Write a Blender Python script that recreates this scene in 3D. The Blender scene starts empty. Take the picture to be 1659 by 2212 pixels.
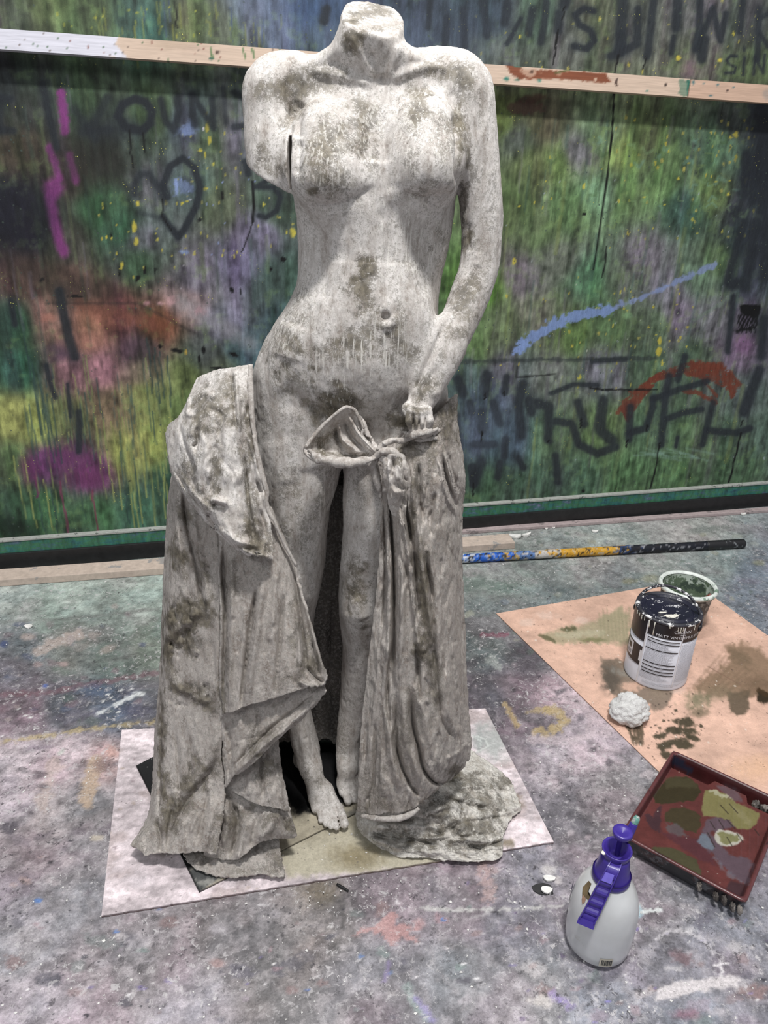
import bpy, bmesh, math, random
import numpy as np
from mathutils import Vector, Matrix

# ---------------------------------------------------------------- camera
IMW, IMH, FPX = 1659.0, 2212.0, 1600.0
CAM_H, PITCH, ROLL = 1.32, math.radians(25), math.radians(1.8)
_F = np.array([0, math.cos(PITCH), -math.sin(PITCH)])
_R0 = np.array([1.0, 0, 0]); _U0 = np.cross(_R0, _F)
_R = _R0*math.cos(ROLL) + _U0*math.sin(ROLL)
_U = -_R0*math.sin(ROLL) + _U0*math.cos(ROLL)
_O = np.array([0, 0, CAM_H])
cam_data = bpy.data.cameras.new('camera')
cam = bpy.data.objects.new('camera', cam_data)
bpy.context.scene.collection.objects.link(cam)
cam_data.sensor_fit = 'HORIZONTAL'; cam_data.sensor_width = 36.0
cam_data.lens = 36.0*FPX/IMW
cam_data.clip_start = 0.02
cam.matrix_world = Matrix(((_R[0], _U[0], -_F[0], _O[0]), (_R[1], _U[1], -_F[1], _O[1]), (_R[2], _U[2], -_F[2], _O[2]), (0, 0, 0, 1)))
bpy.context.scene.camera = cam

# ---------------------------------------------------------------- world, lamps, exposure
scn = bpy.context.scene
scn.view_settings.view_transform = 'Standard'
scn.view_settings.look = 'None'
scn.view_settings.gamma = 1.0
scn.view_settings.use_curve_mapping = False
scn.view_settings.exposure = 0.0
world = bpy.data.worlds.new('studio'); scn.world = world; world.use_nodes = True
world.node_tree.nodes['Background'].inputs[0].default_value = (0.93, 0.96, 1.0, 1)
world.node_tree.nodes['Background'].inputs[1].default_value = 0.36

def area_lamp(loc, target, sx, sy, power, col):
    d = bpy.data.lights.new('ceiling_and_fill_lamp', 'AREA'); d.shape = 'RECTANGLE'
    d.size = sx; d.size_y = sy; d.energy = power; d.color = col
    o = bpy.data.objects.new('ceiling_and_fill_lamp', d); scn.collection.objects.link(o)
    o.location = loc
    o.rotation_euler = (Vector(target)-Vector(loc)).to_track_quat('-Z', 'Y').to_euler()
    return o
area_lamp((0.30, 0.08, 4.3), (0.1, 1.5, 0.8), 0.42, 0.25, 152, (1.0, 0.985, 0.96))
area_lamp((0.5, 1.75, 4.4), (0.3, 2.3, 0.0), 1.8, 0.3, 62, (1.0, 0.985, 0.96))  # fill lamp added over the back to brighten the far floor
area_lamp((-1.6, -1.6, 3.6), (0.0, 1.6, 0.6), 2.0, 0.6, 34, (0.96, 0.98, 1.0))  # soft fill added high behind the camera to lift the ambient light

# ---------------------------------------------------------------- pixel <-> world helpers
def ray(x, y): return _F + _R*(x-IMW/2)/FPX - _U*(y-IMH/2)/FPX
def atZ(x, y, z=0.0):
    d = ray(x, y); return _O + d*((z-_O[2])/d[2])
def atY(x, y, Y):
    d = ray(x, y); return _O + d*(Y/d[1])
def project(P):
    v = P-_O; z = v@_F
    return IMW/2+FPX*(v@_R)/z, IMH/2-FPX*(v@_U)/z, z
_wa = atZ(0, 1230); _wb = atZ(1655, 1092)
WU = (_wb-_wa)/np.linalg.norm(_wb-_wa); WN = np.array([WU[1], -WU[0], 0.0])   # WN points into the room
def atWall(x, y, off=0.0):
    d = ray(x, y); p0 = _wa+WN*off
    return _O + d*(((p0-_O)@WN)/(d@WN))
def wallp(u, z, off=0.0): return _wa + WU*u + WN*off + np.array([0, 0, z])

# ---------------------------------------------------------------- noise
def _hash2(i, j, s):
    h = (i.astype(np.int64)*374761393 + j.astype(np.int64)*668265263 + s*1442695041) & 0x7fffffff
    h = ((h ^ (h >> 13))*1274126177) & 0x7fffffff
    h = ((h ^ (h >> 15))*668265263+i.astype(np.int64)*40503) & 0x7fffffff
    h = ((h ^ (h >> 12))*1103515245+j.astype(np.int64)*12289) & 0x7fffffff
    return ((h ^ (h >> 14)) >> 4 & 0xffff)/65535.0
def vn2(u, v, s=0):
    i = np.floor(u); j = np.floor(v); fu = u-i; fv = v-j
    fu = fu*fu*(3-2*fu); fv = fv*fv*(3-2*fv)
    a = _hash2(i, j, s); b = _hash2(i+1, j, s); c = _hash2(i, j+1, s); d = _hash2(i+1, j+1, s)
    return (a*(1-fu)+b*fu)*(1-fv)+(c*(1-fu)+d*fu)*fv
def fbm2(u, v, s=0, o=4):
    t = 0; a = .5; n = 0
    for k in range(o):
        t = t+a*vn2(u*2**k+k*17.3, v*2**k-k*9.1, s+k*7); n += a; a *= .55
    return t/n
def _hash3(i, j, k, s):
    return _hash2(i+k*57.0, j+k*131.0, s)
def vn3(P, s=0):
    i = np.floor(P); f = P-i; f = f*f*(3-2*f)
    x, y, z = i[:, 0], i[:, 1], i[:, 2]; r = 0
    for a in (0, 1):
        for b in (0, 1):
            for c in (0, 1):
                w = (f[:, 0] if a else 1-f[:, 0])*(f[:, 1] if b else 1-f[:, 1])*(f[:, 2] if c else 1-f[:, 2])
                r = r+w*_hash3(x+a, y+b, z+c, s)
    return r
def fbm3(P, s=0, o=3):
    t = 0; a = .5; n = 0
    for k in range(o):
        t = t+a*vn3(P*2**k+k*11.7, s+k*5); n += a; a *= .55
    return t/n
def sst(a, b, x):
    t = np.clip((x-a)/(b-a), 0, 1); return t*t*(3-2*t)

# ---------------------------------------------------------------- objects
COL = scn.collection
def link(o, parent=None):
    COL.objects.link(o)
    if parent is not None:
        o.parent = parent
        m = Matrix.Identity(4); p = parent
        while p is not None:
            m = Matrix.Translation(-p.location) @ m if p.parent is None and p.type == 'EMPTY' else m
            p = p.parent
        if parent.parent is None: o.matrix_parent_inverse = m
    return o
def tag(o, label=None, cat=None, group=None, kind=None):
    if label: o['label'] = label
    if cat: o['category'] = cat
    if group: o['group'] = group
    if kind: o['kind'] = kind
    return o
def thing(name, loc, label, cat, group=None):
    o = bpy.data.objects.new(name, None); o.location = loc; o.empty_display_size = 0.05
    COL.objects.link(o); return tag(o, label, cat, group)
def npmesh(name, V, Q, mat, parent=None, smooth=True, cols=None):
    """V (n,3), Q (m,k) uniform polygon size"""
    V = np.asarray(V, dtype=np.float64); Q = np.asarray(Q, dtype=np.int32)
    me = bpy.data.meshes.new(name); m, k = Q.shape
    me.vertices.add(len(V)); me.vertices.foreach_set('co', V.astype(np.float32).ravel())
    me.loops.add(m*k); me.loops.foreach_set('vertex_index', Q.ravel())
    me.polygons.add(m); me.polygons.foreach_set('loop_start', np.arange(0, m*k, k, dtype=np.int32))
    me.polygons.foreach_set('loop_total', np.full(m, k, dtype=np.int32))
    me.polygons.foreach_set('use_smooth', np.full(m, smooth))
    me.update(calc_edges=True); me.validate()
    for nm, c in (cols or {}).items():
        a = me.color_attributes.new(name=nm, type='FLOAT_COLOR', domain='POINT')
        c4 = np.ones((len(V), 4), dtype=np.float32); c4[:, :c.shape[1]] = c
        a.data.foreach_set('color', c4.ravel())
    if mat: me.materials.append(mat)
    return link(bpy.data.objects.new(name, me), parent)
def gridquads(nu, nv, wrapu=False, off=0):
    """verts indexed i*nv+j, i<nu, j<nv"""
    I = np.arange(nu if wrapu else nu-1); J = np.arange(nv-1)
    a, b = np.meshgrid(I, J, indexing='ij'); a2 = (a+1) % nu
    return np.stack([a*nv+b, a2*nv+b, a2*nv+b+1, a*nv+b+1], -1).reshape(-1, 4)+off
def lathe(name, prof, mat, parent, center, seg=48, axis=None, cols=None, smooth=True):
    """prof list of (r,z) bottom to top; closed at r=0 ends if given"""
    prof = np.array(prof, float); n = len(prof)
    th = np.linspace(0, 2*math.pi, seg, endpoint=False)
    ax = np.array([0, 0, 1.0]) if axis is None else np.array(axis, float)/np.linalg.norm(axis)
    e1 = np.cross(ax, [0, 1, 0.3]); e1 /= np.linalg.norm(e1); e2 = np.cross(ax, e1)
    V = np.array(center)[None, None, :] + prof[None, :, 0, None]*(np.cos(th)[:, None, None]*e1+np.sin(th)[:, None, None]*e2) + prof[None, :, 1, None]*ax
    return npmesh(name, V.reshape(-1, 3), gridquads(seg, n, True), mat, parent, smooth, cols)
def poly_obj(name, V, F, mat, parent=None, smooth=False, bevel=0.0):
    me = bpy.data.meshes.new(name); me.from_pydata([tuple(v) for v in V], [], F); me.update()
    bm = bmesh.new(); bm.from_mesh(me); bmesh.ops.recalc_face_normals(bm, faces=bm.faces)
    if bevel > 0:
        bmesh.ops.bevel(bm, geom=list(bm.edges), offset=bevel, segments=2, affect='EDGES', profile=.6)
    for f in bm.faces: f.smooth = smooth
    bm.to_mesh(me); bm.free(); me.materials.append(mat)
    return link(bpy.data.objects.new(name, me), parent)
def slab(name, poly, z0, z1, mat, parent=None, bevel=0.0):
    n = len(poly); V = [(p[0], p[1], z0) for p in poly]+[(p[0], p[1], z1) for p in poly]
    F = [list(range(n))[::-1], list(range(n, 2*n))]+[[i, (i+1) % n, (i+1) % n+n, i+n] for i in range(n)]
    return poly_obj(name, V, F, mat, parent, False, bevel)
def boxframe(name, o, ex, ey, ez, mat, parent=None, bevel=0.0):
    o, ex, ey, ez = map(np.array, (o, ex, ey, ez))
    V = [o, o+ex, o+ex+ey, o+ey, o+ez, o+ex+ez, o+ex+ey+ez, o+ey+ez]
    F = [[3, 2, 1, 0], [4, 5, 6, 7], [0, 1, 5, 4], [1, 2, 6, 5], [2, 3, 7, 6], [3, 0, 4, 7]]
    return poly_obj(name, V, F, mat, parent, False, bevel)
def tube(name, pts, rad, mat, parent, seg=12, cols=None, lump=0.0, seed=0, sub=6, squash=None):
    pts = catmull(np.array(pts, float), np.linspace(0, len(pts)-1, (len(pts)-1)*sub+1))
    rad = np.interp(np.linspace(0, 1, len(pts)), np.linspace(0, 1, len(np.atleast_1d(rad))), np.atleast_1d(rad)) if np.ndim(rad) else np.full(len(pts), rad)
    T = np.gradient(pts, axis=0); T /= np.linalg.norm(T, axis=1)[:, None]+1e-9
    up = np.array([0.13, 0.21, 1.0]); N = np.cross(T, up); N /= np.linalg.norm(N, axis=1)[:, None]+1e-9; B = np.cross(T, N)
    th = np.linspace(0, 2*math.pi, seg, endpoint=False)
    V = pts[None]+rad[None, :, None]*(np.cos(th)[:, None, None]*N[None]+np.sin(th)[:, None, None]*B[None]*(squash or 1.0))
    V = np.concatenate([np.broadcast_to(pts[0], (seg, 1, 3)), V, np.broadcast_to(pts[-1], (seg, 1, 3))], 1)
    V = V.reshape(-1, 3)
    if lump: V = V+(fbm3(V*90, seed)-.5)[:, None]*lump*np.array([1, 1, 1])
    return npmesh(name, V, gridquads(seg, len(pts)+2, True), mat, parent, True, cols)
def catmull(P, t):
    n = len(P); i = np.clip(np.floor(t).astype(int), 0, n-2); f = (t-i)
    g = lambda k: P[np.clip(k, 0, n-1)]
    p0 = np.where((i == 0).reshape((-1,)+(1,)*(P.ndim-1)), 2*P[0]-P[1], g(i-1))
    p3 = np.where((i == n-2).reshape((-1,)+(1,)*(P.ndim-1)), 2*P[-1]-P[-2], g(i+2))
    p1 = g(i); p2 = g(i+1); f = f.reshape((-1,)+(1,)*(P.ndim-1))
    return .5*((2*p1)+(-p0+p2)*f+(2*p0-5*p1+4*p2-p3)*f*f+(-p0+3*p1-3*p2+p3)*f**3)

# ---------------------------------------------------------------- painting into vertex colours
def lin(c):
    c = np.asarray(c, float); return np.where(c <= .04045, c/12.92, ((c+.055)/1.055)**2.4)
def segdist(X, Y, pts):
    D = np.full(X.shape, 1e9); T = np.zeros(X.shape); n = len(pts)-1
    for k in range(n):
        x0, y0 = pts[k][:2]; x1, y1 = pts[k+1][:2]; dx, dy = x1-x0, y1-y0
        t = np.clip(((X-x0)*dx+(Y-y0)*dy)/(dx*dx+dy*dy+1e-9), 0, 1)
        d = np.hypot(X-x0-t*dx, Y-y0-t*dy); m = d < D
        D[m] = d[m]; T[m] = (k+t[m])/n
    return D, T
class Paint:
    def __init__(s, P, N1=None):
        s.X, s.Y, _ = project(P); s.C = np.zeros((len(P), 3)); s.P = P
        s.nz = (fbm2(s.X/9, s.Y/9, 3, 3)-.5)
    def base(s, cps, h=46.0):
        cps = np.array(cps, float); W = np.zeros(len(s.X)); A = np.zeros((len(s.X), 3))
        for x, y, r, g, b in cps:
            d2 = ((s.X-x)**2+(s.Y-y)**2)/h**2
            w = 1/(d2*d2+.06)+1e-9; W += w; A += w[:, None]*np.array([r, g, b])/255.0
        s.C = A/W[:, None]
    def mask_apply(s, idx, a, col):
        c = np.array(col)/255.0; s.C[idx] = s.C[idx]*(1-a[:, None])+c*a[:, None]
    def win(s, x0, x1, y0, y1): return np.nonzero((s.X > x0) & (s.X < x1) & (s.Y > y0) & (s.Y < y1))[0]
    def stroke(s, pts, w, col, a=1.0, soft=.5, rough=0.0, taper=False):
        xs = [p[0] for p in pts]; ys = [p[1] for p in pts]; m = w*(1+soft)+4+abs(rough)*w
        i = s.win(min(xs)-m, max(xs)+m, min(ys)-m, max(ys)+m)
        if not len(i): return
        d, t = segdist(s.X[i], s.Y[i], pts); ww = w*(1-.85*t) if taper else w
        d = d+rough*w*s.nz[i]*2.2
        s.mask_apply(i, a*(1-sst(ww*(1-soft), ww*(1+soft)+.01, d)), col)
    def blob(s, x, y, rx, ry, col, a=1.0, soft=.5, rough=.5, ang=0):
        m = max(rx, ry)*1.8+3; i = s.win(x-m, x+m, y-m, y+m)
        if not len(i): return
        ca, sa = math.cos(math.radians(ang)), math.sin(math.radians(ang))
        dx = s.X[i]-x; dy = s.Y[i]-y; d = np.hypot((dx*ca+dy*sa)/rx, (-dx*sa+dy*ca)/ry)+rough*s.nz[i]*1.6
        s.mask_apply(i, a*(1-sst(1-soft, 1+soft*.6+.01, d)), col)
    def poly(s, pts, col, a=1.0, rough=2.0, soft=1.5):
        pts = [tuple(p) for p in pts]; xs = [p[0] for p in pts]; ys = [p[1] for p in pts]
        i = s.win(min(xs)-8, max(xs)+8, min(ys)-8, max(ys)+8)
        if not len(i): return
        X, Y = s.X[i], s.Y[i]; ins = np.zeros(len(i), bool); n = len(pts)
        for k in range(n):
            x0, y0 = pts[k]; x1, y1 = pts[(k+1) % n]
            c = ((y0 > Y) != (y1 > Y)) & (X < (x1-x0)*(Y-y0)/(y1-y0+1e-9)+x0); ins ^= c
        d, _ = segdist(X, Y, pts+[pts[0]]); d = np.where(ins, -d, d)+s.nz[i]*rough*2
        s.mask_apply(i, a*(1-sst(-soft, soft, d)), col)
    def lincol(s, gain=1.0, sat=1.0):
        g = s.C.mean(1, keepdims=True); return lin(np.clip(g+(s.C-g)*sat, 0, 1))*gain

# ---------------------------------------------------------------- materials
class NT:
    def __init__(s, name):
        s.m = bpy.data.materials.new(name); s.m.use_nodes = True; s.t = s.m.node_tree
        s.b = s.t.nodes['Principled BSDF']; s.n = s.t.nodes
    def new(s, typ, **kw):
        n = s.n.new(typ)
        for k, v in kw.items():
            if k.startswith('i_'): n.inputs[int(k[2:]) if k[2:].isdigit() else k[2:].replace('_', ' ')].default_value = v
            else: setattr(n, k, v)
        return n
    def ln(s, a, b): s.t.links.new(a, b)
    def coord(s, scale=(1, 1, 1)):
        tc = s.new('ShaderNodeTexCoord'); mp = s.new('ShaderNodeMapping'); mp.inputs['Scale'].default_value = scale
        s.ln(tc.outputs['Object'], mp.inputs['Vector']); return mp.outputs[0]
    def noise(s, sc, det=4, rough=.6, vec=None, dist=0.0):
        n = s.new('ShaderNodeTexNoise'); n.inputs['Scale'].default_value = sc; n.inputs['Detail'].default_value = det
        n.inputs['Roughness'].default_value = rough; n.inputs['Distortion'].default_value = dist
        s.ln(vec if vec is not None else s.coord(), n.inputs['Vector']); return n.outputs['Fac']
    def ramp(s, fac, stops):
        r = s.new('ShaderNodeValToRGB'); e = r.color_ramp.elements
        while len(e) < len(stops): e.new(0.5)
        for k, (p, c) in enumerate(stops):
            e[k].position = p; e[k].color = (c, c, c, 1) if np.isscalar(c) else (*c, 1)
        s.ln(fac, r.inputs[0]); return r.outputs[0]
    def mix(s, fac, a, b, mode='MIX'):
        m = s.new('ShaderNodeMix', data_type='RGBA', blend_type=mode)
        for sock, v in ((m.inputs['Factor'], fac), (m.inputs['A'], a), (m.inputs['B'], b)):
            if isinstance(v, (int, float)): sock.default_value = v
            elif isinstance(v, (tuple, list)): sock.default_value = (*v, 1) if len(v) == 3 else v
            else: s.ln(v, sock)
        return m.outputs['Result']
    def math(s, op, a, b=0.0, clamp=False):
        m = s.new('ShaderNodeMath', operation=op); m.use_clamp = clamp
        for k, v in enumerate((a, b)):
            if isinstance(v, (int, float)): m.inputs[k].default_value = v
            else: s.ln(v, m.inputs[k])
        return m.outputs[0]
    def attr(s, name='Col'):
        a = s.new('ShaderNodeAttribute'); a.attribute_name = name; return a.outputs['Color']
    def bump(s, h, strength=.3, dist=.002, prev=None):
        b = s.new('ShaderNodeBump'); b.inputs['Strength'].default_value = strength; b.inputs['Distance'].default_value = dist
        s.ln(h, b.inputs['Height'])
        if prev is not None: s.ln(prev, b.inputs['Normal'])
        return b.outputs[0]
    def out(s, col=None, rough=.6, normal=None, **kw):
        if col is not None:
            if isinstance(col, (tuple, list)): s.b.inputs['Base Color'].default_value = (*col, 1)
            else: s.ln(col, s.b.inputs['Base Color'])
        if isinstance(rough, (int, float)): s.b.inputs['Roughness'].default_value = rough
        else: s.ln(rough, s.b.inputs['Roughness'])
        if normal is not None: s.ln(normal, s.b.inputs['Normal'])
        for k, v in kw.items(): s.b.inputs[k.replace('_', ' ')].default_value = v
        return s.m
def simple(name, col, rough=.5, var=.15, sc=60, bump=.15, **kw):
    n = NT(name); f = n.noise(sc, 5, .65)
    lo = tuple(max(0, c*(1-var)) for c in col); hi = tuple(min(1, c*(1+var)) for c in col)
    c = n.ramp(f, [(.3, lo), (.7, hi)])
    return n.out(c, rough, n.bump(f, bump, .002), **kw)
def speckled(name, col, spots, rough=.5, sc=60, thr=.62, col2=None, bump=.2, **kw):
    """colour with paint splashes of another colour"""
    n = NT(name); f = n.noise(sc, 6, .7); g = n.noise(sc*.35, 5, .7)
    c = n.ramp(f, [(.3, tuple(x*.8 for x in col)), (.7, tuple(min(1, x*1.2) for x in col))])
    c = n.mix(n.ramp(g, [(thr, 0.0), (thr+.03, 1.0)]), c, spots)
    if col2:
        h = n.noise(sc*.5, 5, .7, n.coord((1.3, .8, 1.1))); c = n.mix(n.ramp(h, [(thr, 0.0), (thr+.04, 1.0)]), c, col2)
    return n.out(c, rough, n.bump(f, bump, .003), **kw)
def painted(name, rough=.55, sc=(120, 480), amt=.35, bump=.25, streak=False, speck=None, spec=.3, scuff=None):
    """vertex painted surface with fine procedural mottling"""
    n = NT(name); c = n.attr('Col')
    f = n.noise(sc[0], 6, .7, n.coord((1, 1, .22)) if streak else None); g = n.noise(sc[1], 3, .7)
    c = n.mix(1.0, c, n.ramp(f, [(.28, 1-amt), (.72, 1+amt)]), 'MULTIPLY')
    c = n.mix(1.0, c, n.ramp(g, [(.3, 1-amt*.5), (.7, 1+amt*.5)]), 'MULTIPLY')
    if speck:
        v = n.new('ShaderNodeTexVoronoi'); v.inputs['Scale'].default_value = speck[0]; n.ln(n.coord(), v.inputs['Vector'])
        m = n.ramp(v.outputs['Distance'], [(.10, 1.0), (.16, 0.0)])
        k = n.ramp(n.noise(speck[0]*.13, 3, .6), [(.58, 0.0), (.66, 1.0)])
        c = n.mix(n.math('MULTIPLY', m, k), c, speck[1])
        v2 = n.new('ShaderNodeTexVoronoi'); v2.inputs['Scale'].default_value = speck[0]*.55; n.ln(n.coord((1, 1.2, 1)), v2.inputs['Vector'])
        m = n.ramp(v2.outputs['Distance'], [(.12, 1.0), (.2, 0.0)])
        k = n.ramp(n.noise(speck[0]*.1, 3, .6, n.coord((1.3, 1, 1))), [(.5, 0.0), (.62, .8)])
        c = n.mix(n.math('MULTIPLY', m, k), c, speck[2])
    if scuff:
        big = n.ramp(n.noise(scuff[0]*.12, 3, .6), [(.4, .15), (.62, 1.0)]); big2 = n.ramp(n.noise(scuff[0]*.10, 3, .6, n.coord((1.2, .9, 1))), [(.4, .2), (.62, 1.0)])
        w1 = n.ramp(n.noise(scuff[0], 12, .78, None, .6), [(.55, 0.0), (.585, 1.0)]); w2 = n.ramp(n.noise(scuff[0]*.9, 12, .78, n.coord((1.1, 1.05, 1)), .4), [(.56, 0.0), (.595, 1.0)])
        c = n.mix(n.math('MULTIPLY', n.math('MULTIPLY', w2, big2), scuff[2]), c, (.035, .032, .038))
        c = n.mix(n.math('MULTIPLY', n.math('MULTIPLY', w1, big), scuff[1]), c, (.55, .53, .54))
    h = n.math('ADD', f, n.math('MULTIPLY', g, .4))
    return n.out(c, rough, n.bump(h, bump, .002), Specular_IOR_Level=spec)
# ================================================================ SETTING
rng = np.random.default_rng(5)
# ---- floor (painted concrete), denser near the camera
FLOOR_M = painted('painted_floor', .55, (170, 520), .34, .3, False, (120, (.62, .6, .6), (.05, .05, .06)), .35, (64, .72, .8))
ys = [0.42]
while ys[-1] < 3.3: ys.append(ys[-1]+0.0028*(ys[-1]/.6)**.85)
ys = np.array(ys); xs = np.arange(-1.75, 2.15, .0052)
gx, gy = np.meshgrid(xs, ys, indexing='ij')
P = np.stack([gx.ravel(), gy.ravel(), np.zeros(gx.size)], -1)
fl = Paint(P)
fl.base([
 (30,1290,152,160,155),(150,1280,150,163,155),(300,1290,142,155,147),(100,1330,128,143,135),(250,1340,122,133,127),
 (50,1400,108,113,118),(150,1400,112,113,108),(250,1420,98,110,104),(320,1400,108,118,108),(30,1450,110,105,115),
 (50,1530,118,102,112),(150,1530,85,90,100),(250,1530,80,90,108),(320,1550,92,90,98),
 (50,1650,178,163,170),(150,1630,186,167,174),(230,1650,180,152,152),(50,1720,168,152,160),(100,1760,160,148,150),(200,1750,120,115,118),
 (60,1830,128,118,122),(180,1850,130,125,130),(30,1950,132,127,135),(150,1950,138,133,138),
 (50,2050,145,140,145),(200,2080,140,130,135),(100,2150,166,156,165),(300,2100,135,128,132),(400,2180,148,140,148),
 (500,2000,125,118,120),(700,2000,130,120,118),(600,2120,125,118,118),(800,2100,125,120,125),(850,1960,135,118,125),(1000,1950,125,115,122),
 (1000,2100,120,120,125),(1100,2000,110,108,118),(1150,2150,140,138,142),(1300,2160,125,125,135),(1500,2050,120,118,128),(1600,2100,125,123,132),
 (1500,2190,120,120,130),(1620,1980,118,116,125),(1450,1980,118,114,120),(300,1700,150,145,150),(500,1500,110,110,110),(700,1400,110,110,110),
 (1150,1880,128,122,132),(1230,1750,108,100,106),(1330,1720,120,115,118),(1200,1650,165,150,158),(1280,1600,176,156,165),(1150,1580,110,100,108),
 (1100,1480,108,95,103),(1200,1500,172,152,160),(1130,1430,80,80,85),(1050,1400,95,100,100),(1050,1500,85,80,88),
 (1100,1250,120,130,125),(1250,1230,130,135,133),(1400,1200,135,142,138),(1550,1220,130,140,138),(1620,1260,108,116,128),(1200,1300,108,116,116),
 (1100,1330,108,112,112),(1350,1260,108,118,118),(1500,1150,152,154,150),(1300,1160,152,157,152),(1050,1200,130,135,130),(1640,1330,110,115,125),
 (1659,2212,120,118,128),(0,2212,160,150,160),(900,2212,128,124,130)], 40)
# mottled macro variation
X, Y = P[:, 0], P[:, 1]
f1 = fbm2(X*13, Y*13, 11, 5); f2 = fbm2(X*34, Y*34, 23, 4); f3 = fbm2(X*90, Y*90, 31, 3)
fl.C *= (1+.30*(f1-.5)+.45*(f2-.5)+.40*(f3-.5))[:, None]
hue = fbm2(X*9+40, Y*9, 41, 3)
fl.C += (sst(.52, .68, hue)[:, None])*np.array([.02, -.005, .006])+(sst(.52, .68, 1-hue)[:, None])*np.array([-.014, .0, .006])
dk = fbm2(X*48, Y*48+9, 61, 5); mk = (.2*(1-sst(.36, .45, dk)))*sst(1350, 1500, fl.Y)
fl.C = fl.C*(1-mk[:, None])+np.array([.2, .19, .205])*mk[:, None]
lt = fbm2(X*60+7, Y*60, 71, 5); mk = .25*sst(.575, .65, lt)*sst(1450, 1600, fl.Y)
fl.C = fl.C*(1-mk[:, None])+np.array([.78, .74, .755])*mk[:, None]
def splats(pt, n, region, rr, cols, a, seed):
    r = np.random.default_rng(seed)
    for k in range(n):
        x = r.uniform(region[0], region[1]); y = r.uniform(region[2], region[3]); s = rr[0]*(rr[1]/rr[0])**r.random()
        sc = .55+.6*(y-1150)/1000.0; s *= max(sc, .4)
        pt.blob(x, y, s*r.uniform(1, 2.4), s, cols[r.integers(len(cols))], a*r.uniform(.5, 1), .3, .9, r.uniform(-25, 25))
splats(fl, 120, (0, 1659, 1950, 2212), (3, 16), [(150,135,150),(95,92,105),(185,178,180),(130,105,105),(112,128,125),(150,120,128),(80,78,88),(172,165,172)], .75, 1)
splats(fl, 60, (0, 330, 1300, 1560), (3, 14), [(165,150,145),(80,95,90),(70,80,110),(120,95,105),(95,110,100)], .6, 2)
splats(fl, 50, (0, 250, 1600, 1950), (3, 13), [(105,95,105),(190,175,180),(90,85,90),(170,140,135)], .6, 3)
splats(fl, 80, (1000, 1659, 1130, 1420), (2, 11), [(160,165,160),(95,105,110),(85,100,90),(150,150,130),(110,120,135)], .6, 4)
splats(fl, 80, (1010, 1450, 1400, 1950), (3, 14), [(60,55,62),(185,165,172),(80,74,82),(150,140,148),(200,185,190)], .6, 5)
splats(fl, 150, (0, 1659, 1250, 2212), (1.2, 3.2), [(225,222,225),(210,205,208),(235,232,232)], .9, 6)
splats(fl, 130, (0, 1659, 1350, 2212), (1.2, 4), [(35,33,38),(50,46,50),(30,30,40)], .85, 7)
splats(fl, 26, (1100, 1659, 1950, 2212), (1.5, 5), [(105,90,170),(120,110,200),(90,70,110)], .7, 8)
splats(fl, 16, (0, 1100, 1900, 2200), (1.5, 4), [(60,95,175),(80,120,190),(110,95,160)], .8, 9)
# seams, colour bands and named marks
fl.stroke([(-40,1503),(120,1494),(240,1470),(340,1452)], 5, (118,82,92), .6, .6, 1.4)
fl.stroke([(-40,1608),(60,1596),(180,1576),(340,1558)], 4, (176,155,108), .7, .6, 2.0)
fl.stroke([(-40,1345),(130,1338),(340,1316)], 3, (100,103,100), .5, .9, .5)
fl.stroke([(80,1409),(128,1385),(172,1371)], 11, (172,155,148), .8, .4, .8)
fl.blob(60,1376,16,8,(165,148,142),.8); fl.blob(138,1434,12,6,(165,140,138),.8); fl.blob(232,1403,18,8,(150,135,128),.7,ang=-20)
fl.blob(82,1435,11,6,(165,140,138),.7); fl.blob(8,1392,10,8,(62,75,120),.8); fl.blob(98,1482,7,5,(75,100,175),.9)
fl.blob(205,1492,40,14,(72,88,118),.6,.7); fl.blob(45,1440,30,20,(98,88,92),.5,.8); fl.blob(290,1535,34,16,(70,70,95),.6,.8)
fl.stroke([(212,1542),(250,1522),(290,1502),(310,1498)], 3.5, (205,208,208), .85, .4, 1.6)
for a in ((222,1515),(240,1508),(262,1490),(232,1500),(285,1487),(255,1538),(40,1532),(55,1545),(66,1550),(100,1535),(30,1516)): fl.blob(a[0],a[1],4,2.2,(225,225,222),.9)
fl.stroke([(188,1730),(196,1690),(206,1648)], 17, (178,152,128), .85, .25, .6); fl.stroke([(90,1735),(108,1680),(118,1650)], 15, (176,156,148), .6, .5, 1)
fl.blob(85,1673,18,10,(100,88,95),.8); fl.blob(180,1645,8,8,(105,90,92),.8); fl.blob(225,1655,22,20,(120,98,98),.7,.7); fl.blob(85,1615,30,6,(140,125,138),.8,ang=-5)
fl.blob(240,1625,16,14,(205,150,135),.5,.8); fl.blob(132,1625,10,5,(185,190,182),.8,ang=-40); fl.blob(94,1698,12,6,(98,88,95),.8); fl.blob(68,1755,10,6,(90,82,88),.8); fl.blob(18,1787,20,14,(88,82,92),.7)
fl.blob(38,1920,12,5,(150,145,150),.6); fl.blob(82,1945,7,6,(78,120,190),.9); fl.blob(210,1810,14,8,(188,175,155),.7); fl.blob(25,1790,16,12,(75,70,78),.6)
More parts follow.
